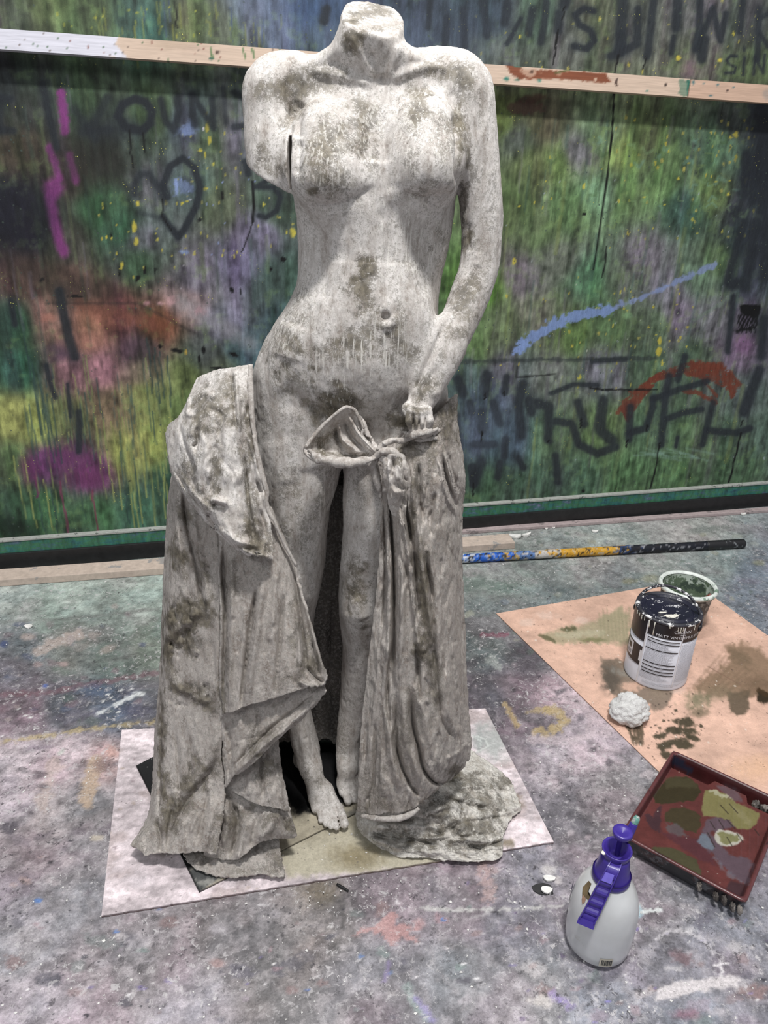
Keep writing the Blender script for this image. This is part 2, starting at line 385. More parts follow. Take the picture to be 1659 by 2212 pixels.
# salmon splat
fl.poly([(812,2000),(828,1975),(838,1970),(862,1975),(856,1995),(888,1995),(900,2008),(880,2012),(905,2035),(870,2025),(845,2045),(832,2020),(800,2012),(775,2018),(778,2006)], (178,130,128), .8, 10, 3)
fl.blob(905,1995,12,14,(180,132,132),.6,ang=60); fl.blob(790,2008,12,7,(178,138,138),.6); fl.stroke([(1040,1870),(1052,1900),(1056,1935)], 12, (172,142,138), .65, .5, 1.4); fl.stroke([(1030,1860),(1068,1862)], 6, (185,150,145), .5, .5, 1)
fl.blob(690,1925,45,32,(112,98,72),.5,.9,.5); fl.blob(655,1950,26,20,(165,155,150),.5,.6); fl.blob(470,2080,16,10,(165,128,125),.6); fl.blob(1065,1880,16,10,(180,152,148),.5)
# long white lines
fl.stroke([(905,1962),(1000,1966),(1100,1963),(1215,1958)], 3, (178,176,174), .8, .5, 1.8); fl.stroke([(1372,1972),(1425,1966)], 4, (200,205,205), .9, .4, .8)
fl.stroke([(1010,1985),(1060,1972)], 2.5, (170,165,168), .6, .5, 1); fl.blob(1375,1960,12,12,(190,180,178),.8); fl.stroke([(1380,1975),(1378,1962)], 6, (150,185,200), .7, .4, 1)
# tape-like white strip lower right, curved scuffs and the cross
fl.poly([(1425,2128),(1480,2118),(1575,2106),(1598,2108),(1594,2132),(1540,2138),(1490,2146),(1440,2160),(1415,2162)], (198,190,192), .92, 6, 3)
fl.stroke([(1375,2152),(1405,2140)], 9, (180,170,170), .6, .6, 1); fl.stroke([(1556,2075),(1560,2107)], 2.4, (210,205,208), .9, .4, .6); fl.stroke([(1540,2085),(1576,2080)], 2.4, (210,205,208), .9, .4, .6)
fl.stroke([(1418,2030),(1440,2012),(1475,2010),(1520,2030),(1545,2062)], 3, (195,190,195), .7, .5, 1.6); fl.stroke([(1440,2092),(1470,2090)], 5, (190,185,188), .7, .5, 1)
fl.blob(1475,2070,26,14,(110,82,88),.7,.6,.8,20); fl.blob(1590,2048,22,14,(185,178,180),.6,.5,1); fl.blob(1170,2160,28,16,(190,182,178),.8,.5,.8); fl.stroke([(1195,2150),(1230,2172)], 9, (140,120,185), .6, .6, 1)
fl.blob(1490,2008,10,8,(200,195,198),.6); fl.blob(1205,1900,8,10,(180,172,170),.7); fl.blob(1185,1880,18,12,(196,190,185),.6)
fl.stroke([(880,2130),(900,2175),(925,2200)], 7, (150,175,168), .5, .7, 1.2); fl.stroke([(900,2155),(935,2205)], 6, (140,125,190), .6, .6, 1); fl.stroke([(830,2120),(840,2080)], 5, (140,120,180), .5, .6, 1); fl.blob(1480,2192,30,12,(130,72,92),.5,.8)
# yellow painted figure beside the board
fl.stroke([(1092,1522),(1106,1545),(1118,1566)], 6, (168,142,98), .85, .4, 1.0)
fl.stroke([(1140,1538),(1165,1534),(1185,1530)], 6, (170,148,105), .75, .5, 1.2)
fl.stroke([(1180,1533),(1206,1535),(1222,1552),(1208,1572),(1178,1582),(1160,1578)], 9, (172,148,102), .85, .4, 1.2)
fl.stroke([(1262,1498),(1275,1530),(1282,1560)], 14, (182,162,168), .6, .6, 1); fl.stroke([(1150,1598),(1240,1600),(1320,1580)], 9, (186,168,174), .6, .6, 1.2)
fl.stroke([(1060,1425),(1075,1440)], 8, (160,165,160), .6, .5, 1.3); fl.stroke([(1040,1372),(1095,1370)], 4, (130,60,80), .6, .5, 1.2)
fl.blob(1540,1142,50,7,(118,124,120),.8,.4,.5,-6); fl.blob(1360,1255,20,7,(130,128,98),.6,.5,.8); fl.blob(1405,1250,22,9,(150,148,115),.5,.6); fl.blob(1640,1215,14,7,(150,150,110),.5)
fl.stroke([(1010,1262),(1100,1268)], 12, (95,115,105), .5, .8, 1)
floor = npmesh('floor', P, gridquads(len(xs), len(ys)), FLOOR_M, None, True, {'Col': fl.lincol(1.05, .8)}); tag(floor, kind='structure')
bz = poly_obj('floor_surround', [(-6,-4,-.012),(6,-4,-.012),(6,6,-.012),(-6,6,-.012)], [[0,1,2,3]], simple('grey_concrete', (.2,.19,.2), .7)); tag(bz, kind='structure')

# ---- wall behind
DARKWALL = simple('dark_wall', (.035,.04,.04), .8, .3, 20)
w = boxframe('wall_back', wallp(-2.2, -.0, -.19), WU*7.2, -WN*.1, (0, 0, 2.9), DARKWALL); tag(w, kind='structure')
BLACK = simple('black_paint', (.012,.012,.013), .5, .4, 40)
bb = boxframe('baseboard_back', wallp(-2.2, .0, .010), WU*7.2, -WN*.17, (0, 0, .062), BLACK, None, .002); tag(bb, kind='structure')

# ---- the painted canvas
canv = thing('painted_canvas', tuple(wallp(1.5, 0.06, -.06)), 'large loose canvas covered in green drips and black sprayed writing on back wall', 'painting')
uu = np.arange(-.3, 3.4, .0048); zz = np.arange(.085, 1.93, .0048)
gu, gz = np.meshgrid(uu, zz, indexing='ij'); u, z = gu.ravel(), gz.ravel()
wav = .012*(fbm2(u*1.1, z*1.2, 81, 2)-.5)+.022*np.exp(-((z-.14-.10*np.abs(u-.1))/.05)**2)*sst(.9, .1, u)
P = _wa[None]+WU[None]*u[:, None]+WN[None]*(-.075+.057*sst(.75, .12, z)+wav*sst(.10, .3, z))[:, None]; P[:, 2] = z
pt = Paint(P)
pt.base([
(30,30,72,76,66),(100,20,85,100,60),(200,40,75,95,60),(290,40,60,90,80),(330,60,50,95,85),(400,50,85,95,60),(480,60,80,90,75),(540,30,95,105,128),(600,40,85,100,128),(660,30,55,75,110),(700,80,60,75,98),(800,60,55,70,95),
(900,30,50,60,78),(950,60,60,75,90),(1050,30,55,70,85),(1050,120,85,95,90),(1150,50,75,95,80),(1200,100,85,90,85),(1300,40,90,95,75),(1400,50,85,90,80),(1500,30,100,95,100),(1500,120,95,95,85),(1600,40,80,85,80),(1640,150,75,90,60),
(0,180,40,48,48),(60,230,60,62,60),(40,320,72,62,50),(20,450,32,33,48),(60,500,28,28,38),(120,200,55,75,60),(180,180,65,85,60),(150,380,52,45,40),(230,330,42,42,40),(330,250,70,90,55),(330,400,95,90,102),(280,300,75,85,80),(400,270,75,88,100),(400,400,75,95,92),(470,300,80,95,68),(500,300,105,100,120),(480,450,88,98,75),(550,500,108,100,128),(600,450,60,80,65),(260,500,48,88,62),(220,450,48,82,55),(150,520,60,60,52),(300,520,98,95,110),
(50,600,80,60,52),(150,620,88,65,55),(300,560,62,88,65),(420,600,100,95,110),(520,570,105,100,132),(600,600,60,82,75),(620,700,60,85,90),
(30,700,40,75,55),(110,680,142,98,88),(180,720,160,105,85),(250,680,115,62,58),(350,700,118,70,50),(300,760,75,55,68),(400,660,155,125,125),(480,700,112,110,132),(520,760,60,88,98),(440,760,75,82,80),
(40,800,42,85,68),(150,800,132,90,98),(220,800,152,100,112),(300,800,118,102,85),(400,820,110,122,68),(480,800,90,102,80),
(30,900,155,160,80),(80,920,162,168,82),(150,900,90,95,58),(230,880,110,90,68),(300,860,128,132,72),(400,880,100,118,65),
(30,1000,75,102,60),(100,1000,98,45,98),(200,1020,108,45,100),(150,980,85,70,70),(280,980,148,152,72),(330,960,142,148,72),(350,1050,50,82,66),
(30,1100,52,88,60),(100,1100,58,104,65),(200,1110,65,108,70),(300,1100,58,104,80),(30,1150,38,72,50),(350,1110,65,102,80),
(1080,260,92,108,48),(1120,300,90,95,92),(1170,270,85,80,58),(1150,350,100,112,68),(1200,350,95,118,62),(1250,330,112,105,118),(1300,300,115,145,105),(1340,330,122,150,72),(1400,300,85,102,58),(1450,340,95,124,75),(1500,330,75,104,80),(1560,330,95,135,100),(1600,260,75,85,80),(1640,260,33,38,48),(1640,400,38,43,55),(1600,450,58,62,70),
(1100,450,80,98,58),(1160,500,95,115,75),(1230,450,90,120,75),(1300,420,110,155,112),(1350,420,90,125,68),(1420,400,95,130,75),(1480,450,58,95,80),(1540,420,100,125,70),(1600,520,42,52,62),
(1050,620,80,128,42),(1130,600,115,105,116),(1200,560,100,102,95),(1280,600,80,135,90),(1330,600,95,114,90),(1400,560,110,105,116),(1450,620,116,110,128),(1500,600,88,114,90),(1560,560,88,114,75),(1620,600,70,80,92),
(1030,750,90,114,68),(1080,700,95,118,75),(1160,680,112,110,98),(1230,720,85,114,58),(1330,700,80,110,68),(1420,700,85,102,80),(1460,680,118,105,128),(1540,700,105,105,112),(1600,760,112,90,118),(1640,700,80,75,92),
(1000,800,78,95,98),(1050,860,68,85,102),(1100,800,90,95,102),(1200,820,95,105,95),(1300,800,100,100,112),(1400,800,75,98,75),(1500,780,75,94,75),(1600,850,85,98,95),
(1020,930,78,95,118),(1100,950,72,95,115),(1200,950,80,109,75),(1300,930,100,125,72),(1400,930,85,114,85),(1500,950,85,110,78),(1600,950,75,98,80),(1650,950,75,98,85),
(1050,1050,68,98,75),(1150,1050,70,98,80),(1250,1040,75,105,85),(1350,1040,80,114,75),(1450,1030,80,118,75),(1600,1020,75,104,75),
(800,300,80,95,85),(800,600,80,100,80),(800,900,70,95,80)], 44)
# vertical washes and drips (they run down the canvas)
s1 = fbm2(u*34, z*3.2, 5, 3); s2 = fbm2(u*110, z*7, 6, 3); s3 = fbm2(u*55, z*30, 8, 4); h1 = fbm2(u*16, z*3, 9, 3); leaf = fbm2(u*42, z*42, 10, 4)
pt.C *= (1+.35*(s1-.5)+.55*(s2-.5)+.75*(s3-.5)+.45*(leaf-.5))[:, None]
pt.C += sst(.54, .7, h1)[:, None]*np.array([.016, -.008, .022])+sst(.52, .68, 1-h1)[:, None]*np.array([-.012, .012, -.012])
ge = fbm2(u*9, z*9, 15, 4); bright = sst(.52, .68, leaf)*sst(.45, .6, ge)*.28
pt.C = pt.C*(1-bright[:, None])+np.array([.42, .55, .28])*bright[:, None]
DK = (34, 40, 48)
r = np.random.default_rng(12)
def drip(x, y0, y1, w, col, a, lean=None):
    lx = (721.7-x)/(4535-y0)*(y1-y0) if lean is None else lean
    n = 5; pts = [(x+lx*k/n+r.normal()*1.2, y0+(y1-y0)*k/n) for k in range(n+1)]
    pt.stroke(pts, w, col, a, .45, 0)
for k in range(90):
    x = r.uniform(40, 400); y0 = r.uniform(760, 1000); drip(x, y0, y0+r.uniform(60, 190), r.uniform(1, 1.9), [(150,158,85),(60,85,80),(45,75,70),(120,135,75)][r.integers(4)], r.uniform(.35, .75))
for k in range(120):
    x = r.uniform(990, 1659); y0 = r.uniform(230, 950); drip(x, y0, y0+r.uniform(40, 200), r.uniform(1.2, 4.5), [(120,150,90),(70,90,60),(110,105,118),(60,95,85),(135,150,75)][r.integers(5)], r.uniform(.15, .4))
for k in range(60):
    x = r.uniform(0, 640); y0 = r.uniform(150, 640); drip(x, y0, y0+r.uniform(40, 180), r.uniform(1.2, 5), [(110,130,80),(60,85,60),(115,108,130),(60,90,80)][r.integers(4)], r.uniform(.15, .38))
for k in range(30):
    x = r.uniform(200, 700); y0 = r.uniform(0, 60); drip(x, y0, y0+r.uniform(30, 90), r.uniform(1, 2.5), [(130,135,50),(60,80,120),(130,140,60)][r.integers(3)], .5)
# foliage-like strokes and yellow flecks
for k in range(75):
    x = r.uniform(1200, 1640); y = r.uniform(290, 480); a0 = r.uniform(0, 6.28); L = r.uniform(6, 18)
    pts = [(x, y), (x+L*math.cos(a0), y+L*math.sin(a0)), (x+L*1.3*math.cos(a0+.7), y+L*1.3*math.sin(a0+.7))]
    pt.stroke(pts, r.uniform(1.5, 4), [(125,165,105),(120,150,80),(110,160,135),(75,110,60)][r.integers(4)], .45, .5, .6)
def flecks(n, x0, x1, y0, y1, rr, cols, seed):
    q = np.random.default_rng(seed)
    for k in range(n): pt.blob(q.uniform(x0, x1), q.uniform(y0, y1), q.uniform(*rr), q.uniform(*rr)*1.7, cols[q.integers(len(cols))], q.uniform(.6, 1), .3, .7)
YL = [(205,190,45),(190,175,50),(180,170,70)]
flecks(60, 380, 640, 220, 560, (1, 2.6), YL, 1); flecks(26, 200, 400, 430, 620, (1, 3), YL, 2); flecks(26, 90, 480, 10, 100, (1, 3), [(165,165,45),(140,150,50)], 3)
flecks(80, 1330, 1640, 250, 520, (1, 3.2), YL, 4); flecks(46, 1230, 1500, 620, 850, (1, 3), YL, 5); flecks(30, 1000, 1659, 0, 160, (1, 3), YL, 6); flecks(30, 1080, 1350, 280, 900, (.8, 2.2), YL, 7)
flecks(30, 380, 560, 240, 640, (.8, 2), [(130,150,210),(215,210,225)], 8); flecks(60, 1000, 1659, 300, 1000, (.7, 1.6), [(170,180,160),(150,165,170)], 9)
for a in ((447,275,4,12),(452,303,4,8),(443,335,3,9),(433,325,5,4),(290,490,6,12),(294,522,5,11),(297,440,4,5),(262,575,4,9),(445,407,6,4),(632,505,7,11),(1425,735,4,9),(1423,760,6,9),(1430,785,2,10),(1262,402,3,7),(1590,290,5,7),(1465,125,5,5),(1555,130,5,4),(1345,80,3,5),(1110,565,4,8),(1095,640,3,5)): pt.blob(*a, (205,188,48), .9, .3, .7)
# magenta, pink, blue brush marks
MG = (150,45,140)
pt.stroke([(130,200),(136,235),(141,283)], 10, MG, .85, .5, .5); pt.stroke([(106,318),(118,350),(128,385)], 8, MG, .8, .6, .4); pt.stroke([(150,335),(158,365),(164,392)], 8, MG, .75, .6, .4)
pt.blob(116,405,23,24,MG,.85,.6,.3); pt.stroke([(108,425),(118,480),(128,520),(138,545)], 11, MG, .8, .7, .3)
pt.blob(65,1010,26,32,(105,35,95),.75,.8,.4); pt.blob(140,990,48,32,(105,40,100),.8,.8,.4); pt.blob(185,1030,48,26,(108,42,92),.75,.9,.3); pt.blob(170,985,30,30,(110,45,100),.6,.9); pt.blob(128,760,26,22,(70,50,80),.6,.9)
for a in ((75,1030,1074,2.2,(115,40,90)),(128,1040,1155,2,(125,45,80)),(199,1060,1150,1.8,(130,45,75))): drip(a[0], a[1], a[2], a[3], a[4], .85)
for x, y0, y1 in ((280,1000,1100),(284,1010,1140),(292,995,1130),(310,1000,1075),(320,985,1145),(345,990,1120),(355,1010,1145),(240,910,1100),(222,905,1085),(205,900,1000),(262,900,1140),(300,900,1030),(372,1000,1145),(95,1035,1145),(50,980,1140),(30,985,1120)): drip(x, y0, y1, 1.5, (150,158,78), .75)
for x, y0, y1 in ((100,850,985),(112,860,1000),(65,770,960),(48,700,940),(88,830,1000),(318,730,850),(333,750,870),(345,760,860),(360,770,880),(110,1060,1150),(85,1080,1160),(270,1060,1130)): drip(x, y0, y1, 1.6, (42,68,68), .7)
pt.blob(215,680,55,26,(185,110,85),.55,.9,.6,15); pt.blob(190,735,50,24,(180,115,100),.5,.9); pt.blob(105,685,20,10,(200,120,100),.6,.7); pt.blob(340,700,40,26,(125,60,38),.6,.9); pt.stroke([(170,655),(260,675),(330,705)], 12, (130,72,55), .55, .8, 1)
pt.stroke([(395,650),(430,680),(480,705),(540,745)], 16, (150,148,155), .55, .9, .5); pt.blob(368,648,14,10,(205,150,155),.7,.6,1); pt.blob(345,655,8,6,(205,150,155),.7,.6,1); pt.blob(432,672,14,8,(190,140,150),.6,.7,1,30); pt.blob(316,655,8,6,(200,140,150),.6,.6,1); pt.blob(402,760,3,6,(215,170,50),.8)
pt.blob(405,280,22,13,(120,145,205),.8,.5,.9,-10); pt.blob(415,268,10,12,(120,145,205),.6,.6,.8,-30); pt.blob(395,405,22,18,(105,125,180),.65,.5,1.2); pt.stroke([(380,388),(382,418)], 3, (130,155,220), .8, .5, .6); pt.blob(397,545,9,5,(120,150,215),.7,.5,1)
pt.stroke([(560,0),(640,30),(760,60),(1000,100)], 45, (88,105,140), .4, 1.0, .3); pt.blob(690,20,70,40,(40,68,115),.55,.9,.3)
pt.stroke([(1120,752),(1150,728),(1200,700),(1250,681),(1316,671)], 11, (110,140,205), .92, .25, 1.1); pt.stroke([(1330,662),(1400,637),(1460,610),(1545,572)], 5.5, (120,140,195), .85, .5, 1.4); pt.stroke([(1117,760),(1135,738)], 7, (115,145,210), .7, .4, 1)
pt.stroke([(1500,690),(1560,655),(1640,580)], 4, (115,140,120), .5, .7, 1); pt.blob(1355,682,12,7,(120,165,110),.7); pt.blob(1610,745,26,24,(150,85,150),.45,.9); pt.blob(1490,150,20,22,(135,95,120),.5,.9)
for k in range(9): pt.stroke([(1370+k*14,985-k%3*8),(1430+k*14,980+(k%4)*5)], 2.2, (125,165,150), .35, .6, 1)
# brown brush arcs
BR = (118,50,32)
for k in range(9):
    o = k*3.2; pt.stroke([(1345+o*.4,884+o*1.0),(1372+o*.4,845+o*.8),(1420,808+o*.5),(1480,785+o*.9),(1530,785+o*1.3),(1575,800+o*1.6),(1600-o*.8,832+o*1.1)], 2.6, BR, .8, .4, 1.6)
pt.blob(1520,792,46,13,BR,.9,.3,.9,6); pt.stroke([(1476,846),(1510,850),(1545,868)], 4.5, BR, .85, .4, 1.4); pt.stroke([(1520,822),(1548,855)], 3, BR, .8, .4, 1); pt.stroke([(1336,892),(1352,868),(1372,842)], 5, BR, .8, .4, 1.6)
pt.blob(1137,232,42,16,(88,60,50),.8,.3,.6,-2); pt.blob(1150,215,32,12,(80,50,40),.7,.4,.6,-8)
# black dabs
BK = (12, 12, 14)
pt.poly([(1598,660),(1606,657),(1643,659),(1641,678),(1632,686),(1620,683),(1600,678)], BK, .98, 2); 
for k in range(14): pt.stroke([(1596+k*3.2,680),(1593+k*3.2,700+(k*7)%22)], 1.2, BK, .85, .4, .3)
pt.stroke([(1593,715),(1625,708)], 4, BK, .8, .4, 1.6)
for a in ((298,600,5,9,30),(313,583,3,9,5),(335,583,3,7,0),(480,421,3,11,0),(257,592,2,5,30),(500,626,5,7,-30),(520,630,3,8,0),(585,583,3,6,0),(612,560,6,5,0),(380,757,14,5,10),(440,757,4,11,0),(505,765,10,4,20),(430,775,3,9,0),(470,795,16,2.5,5),(345,748,5,4,0),(90,605,4,7,40),(240,507,3,4,0),(432,475,3,4,0),(165,640,20,3,0),(1262,462,4,3,0),(280,1038,3,2,0),(1260,1061,5,4,0)): pt.blob(a[0],a[1],a[2],a[3],BK,.92,.3,.7,a[4])
pt.stroke([(100,655),(300,655),(420,720)], 3, (40,35,35), .35, .8, 1)
pt.stroke([(545,392),(548,440),(546,478)], 3, BK, .9, .4); pt.stroke([(546,478),(538,505),(522,545)], 1.4, BK, .9, .4)
# soft dark clouds of spray on the left
pt.blob(200,350,95,60,(38,34,32),.6,1.0,.3,15); pt.blob(40,470,75,80,(25,25,38),.75,1.0,.3,40); pt.blob(240,280,60,34,(38,42,48),.7,1,.3); pt.stroke([(20,560),(120,610),(240,640)], 26, (55,45,42), .45, 1, .3); pt.blob(30,1140,60,26,(22,36,28),.6,1,.2,28)
def spray(pts, w=9, a=.85, soft=.75): pt.stroke(pts, w*1.35, (40,50,60), a*.42, 1.0, .15); pt.stroke(pts, w*.82, DK, a, soft*.7, .15)
# left writing: E YOUND, heart, B
spray([(92,180),(104,240),(118,300),(122,318)], 9, .8, .6); spray([(160,235),(205,300)],10,.5,.9)
spray([(0,212),(22,214)], 10, .8); spray([(0,280),(28,283)], 10, .8); spray([(2,210),(0,285)], 8, .6)
spray([(232,212),(205,262),(178,285),(235,280)], 11, .6, .9)
spray([(292,214),(264,226),(254,250),(272,276),(305,283),(325,266),(328,240),(314,220),(292,214)], 11, .95, .6)
drip(279, 283, 362, 1.6, BK, .9); drip(308, 288, 328, 1.7, BK, .9)
spray([(347,215),(358,262),(376,282),(386,245),(384,212)], 9, .75); spray([(420,270),(414,205),(462,276),(458,215)], 9, .8)
spray([(482,190),(488,265)], 6, .5, .8); spray([(505,200),(530,212)], 9, .75); spray([(505,275),(530,272)], 9, .7)
spray([(362,425),(352,400),(368,358),(395,342),(420,362),(432,405),(424,445),(398,495),(385,512),(366,488),(352,468)], 9, .9, .6)
spray([(352,430),(342,405),(322,376),(303,376),(292,395),(290,420)], 9, .65, .8); pt.stroke([(351,430),(351,468),(372,500)], 1.6, BK, .85, .4)
spray([(300,460),(345,470)], 6, .35, .9)
spray([(530,350),(536,375)], 10, .85, .5); spray([(590,382),(560,400),(552,404),(590,404),(606,425),(598,455),(575,470),(560,466)], 7, .85, .6)
# vertical sprayed runs on the left
for pts, w in (([(128,630),(140,690),(152,740),(162,770)],12),([(24,650),(32,700)],8),([(100,790),(112,840),(120,858)],7),([(170,890),(172,930),(170,975)],8),([(146,830),(152,900)],5)): spray(pts, w, .8, .6)
# top writing
for pts, w in (([(1042,0),(1050,50),(1052,76)],11),([(1000,20),(1004,100)],9),([(1096,8),(1090,48)],13),([(1150,20),(1142,72)],10),([(1180,0),(1176,50),(1168,92)],9),([(1222,0),(1218,12)],14),([(1208,30),(1206,66)],11),
  ([(1345,0),(1342,60),(1340,110)],15),([(1342,75),(1340,112)],12),([(1378,20),(1376,95),(1340,114),(1318,122)],10),([(1412,0),(1400,110),(1396,122)],10),([(1464,0),(1460,60)],12),([(1455,80),(1450,115)],7),
  ([(1512,0),(1510,70),(1502,105)],10),([(1506,105),(1540,18),(1556,88),(1568,30)],8),([(1522,85),(1516,128)],12),([(1605,0),(1598,70)],7),([(1640,20),(1636,130)],8),([(1640,40),(1659,30)],6),([(1640,70),(1659,100)],6),
  ([(705,20),(700,45)],12),([(965,40),(960,110)],10),([(930,0),(925,60)],8),([(1125,40),(1095,95)],6)): spray(pts, w, .8, .6)
spray([(1282,24),(1262,18),(1242,32),(1252,54),(1276,66),(1284,86),(1268,106),(1240,100)], 8.5, .9, .6)
spray([(1592,122),(1578,121),(1569,131),(1577,140),(1589,145),(1586,157),(1567,158)], 3.2, .8, .5); spray([(1608,124),(1605,162)], 3.6, .8, .5); pt.blob(1608, 106, 4, 7, DK, .8); spray([(1628,160),(1631,122),(1648,158),(1652,118)], 3.4, .75, .5)
pt.blob(1000,60,90,60,(48,58,75),.5,1,.3); pt.blob(1640,30,60,60,(60,66,72),.3,1,.3)
for a in ((378,0,61,1.8),(1206,64,108,1.6),(1203,70,140,1.8),(1219,15,42,1.5),(1334,118,158,1.8),(1394,122,150,1.5)): drip(a[0], a[1], a[2], a[3], BK, .9)
# right edge blotches
for pts, w in (([(1650,240),(1659,420)],22),([(1612,335),(1606,420)],12),([(1634,340),(1625,440)],12),([(1592,455),(1588,462)],12),([(1650,380),(1648,455)],16),([(1608,480),(1585,560),(1570,610)],10),([(1635,480),(1622,560),(1610,620)],14),([(1659,470),(1650,600)],14),([(1600,610),(1578,615)],14),([(1584,640),(1572,760)],7),([(1650,690),(1645,770)],12)): spray(pts, w, .8, .8)
pt.blob(1635,330,46,110,(32,36,46),.55,1,.2); pt.blob(1620,540,46,70,(36,42,50),.5,1,.2)
# lower right writing: W.NUFL
for pts, w in (([(1052,808),(1050,850)],11),([(1094,815),(1090,848)],9),([(990,820),(1000,850)],13),([(1015,870),(1020,890)],10),([(1040,890),(1040,930)],11),([(1065,870),(1080,915)],10),([(985,900),(990,960)],12),([(1022,960),(1068,960)],10),([(1092,950),(1090,985)],10),([(1130,830),(1120,870),(1126,940)],12),([(1142,865),(1148,890)],11),([(1164,875),(1162,870),(1186,880),(1184,950)],12),
  ([(1200,910),(1235,915),(1250,960),(1290,980),(1330,965)],10),([(1248,870),(1262,915)],11),([(1302,865),(1296,930),(1320,950)],14),([(1362,880),(1358,950)],9),([(1360,935),(1395,925),(1410,880),(1412,860)],9),([(1445,812),(1435,880),(1428,960)],9),([(1410,862),(1470,840),(1528,824)],8),([(1440,905),(1475,892),(1515,884)],8),([(1540,870),(1525,930),(1518,960)],8),([(1530,930),(1590,935),(1620,925)],9),([(1640,800),(1625,840),(1606,890)],14),([(1480,770),(1464,820)],9),([(1280,780),(1350,776)],7),([(1190,850),(1240,830),(1290,832)],6),
  ([(1040,1000),(1025,1035)],14),([(1200,985),(1205,1040)],10),([(1120,990),(1130,1010)],9),([(1080,1000),(1075,1030)],9),([(1464,945),(1460,965)],5)): spray(pts, w, .8, .65)
spray([(1020,1010),(1023,1045)], 12, .85, .4)
pt.blob(1040,930,80,70,(88,104,130),.35,1,.3); pt.stroke([(985,783),(1100,778),(1300,776),(1420,774)], 4, (42,50,52), .6, .6, 1); pt.stroke([(1117,815),(1160,812),(1200,808)], 1.6, BK, .6, .5, .6); pt.stroke([(1275,838),(1300,842),(1420,842)], 2, BK, .8, .5, 1); pt.stroke([(1117,790),(1115,815)], 1.4, BK, .6, .4)
for a in ((1048,850,862,1.6),(1090,846,856,1.4),(1041,932,952,1.7),(1256,905,924,1.7),(1356,950,966,1.5),(1398,918,932,1.5),(1425,958,1062,1.7),(1604,908,920,1.4),(1600,935,1042,1.8),(1023,1045,1072,1.6),(1185,950,955,1.5)): drip(a[0], a[1], a[2], a[3], BK, .92)
# the long drip below the batten
pt.stroke([(1327,196),(1322,290),(1312,380),(1300,460),(1290,530),(1282,583)], 2.1, (8,8,9), .97, .35); pt.stroke([(1310,533),(1307,570),(1300,600)], 1.7, BK, .85, .4)
CANV_M = painted('painted_canvas_cloth', .55, (105, 420), .28, .35, True, (95, (.45, .45, .12), (.05, .07, .06)), .3)
npmesh('canvas', P, gridquads(len(uu), len(zz)), CANV_M, canv, True, {'Col': pt.lincol(.9, .75)})
# bottom rail: painted board face with a pale top ledge
RAIL_M = NT('painted_rail'); f = RAIL_M.noise(14, 6, .7, RAIL_M.coord((1, 1, 2.5))); g = RAIL_M.noise(60, 5, .7, RAIL_M.coord((1, 1, .3)))
c = RAIL_M.ramp(f, [(.3, (.02,.06,.085)), (.42, (.03,.14,.13)), (.52, (.04,.15,.07)), (.62, (.05,.12,.15)), (.72, (.2,.17,.3))])
c = RAIL_M.mix(1.0, c, RAIL_M.ramp(g, [(.3, .55), (.7, 1.4)]), 'MULTIPLY'); RAIL_M = RAIL_M.out(c, .45, RAIL_M.bump(g, .3, .002))
boxframe('bottom_rail', wallp(-.4, .042, .0), WU*4.0, -WN*.07, (0, 0, .064), RAIL_M, canv, .0015)
LEDGE_M = speckled('dusty_ledge', (.34,.35,.33), (.1,.11,.1), .7, 70, .6)
lp = boxframe('rail_ledge', wallp(-.4, .106, .004), WU*4.0, -WN*.026, (0, 0, .007), LEDGE_M, canv, .001); lp['label'] = 'pale dusty strip along the top of the rail'
boxframe('rail_lip', wallp(1.5, .05, .004), WU*2.1, -WN*.01, (0, 0, .006), LEDGE_M, canv, .001)

# ---- the batten: planks fixed across the canvas
bat = thing('wooden_batten', tuple(wallp(1.3, 1.57, 0)), 'long pale timber batten fixed across the painted canvas behind the statue shoulders', 'batten')
def batten_mat():
    n = NT('batten_wood'); g = n.noise(9, 6, .6, n.coord((1.2, 1.2, 26)), .6)
    c = n.mix(1.0, n.attr('Col'), n.ramp(g, [(.35, .86), (.65, 1.08)]), 'MULTIPLY')
    return n.out(c, .6, n.bump(g, .15, .001))
BM = batten_mat()
def build_plank(u0, u1, zt0, zt1, zb0, zb1, off, thick, painter):
    nu = int((u1-u0)/.005); nv = 12
    U, T = np.meshgrid(np.linspace(u0, u1, nu), np.linspace(0, 1, nv), indexing='ij'); k = (U-u0)/(u1-u0)
    Z = (zb0+(zb1-zb0)*k)*(1-T)+(zt0+(zt1-zt0)*k)*T
    Pf = _wa+WU*U.ravel()[:, None]+WN*off; Pf[:, 2] = Z.ravel(); Pb = Pf-WN*thick
    p = Paint(Pf); painter(p)
    n = nu*nv; idx = np.arange(n).reshape(nu, nv)
    Q = [gridquads(nu, nv)]
    for e in (idx[:, 0], idx[-1, :], idx[::-1, -1], idx[0, ::-1]): Q.append(np.stack([e[:-1], e[:-1]+n, e[1:]+n, e[1:]], -1))
    Q.append(gridquads(nu, nv)[:, ::-1]+n)
    o = npmesh('plank', np.concatenate([Pf, Pb]), np.concatenate(Q), BM, bat, False, {'Col': np.tile(p.lincol(1.0), (2, 1))})
    return o
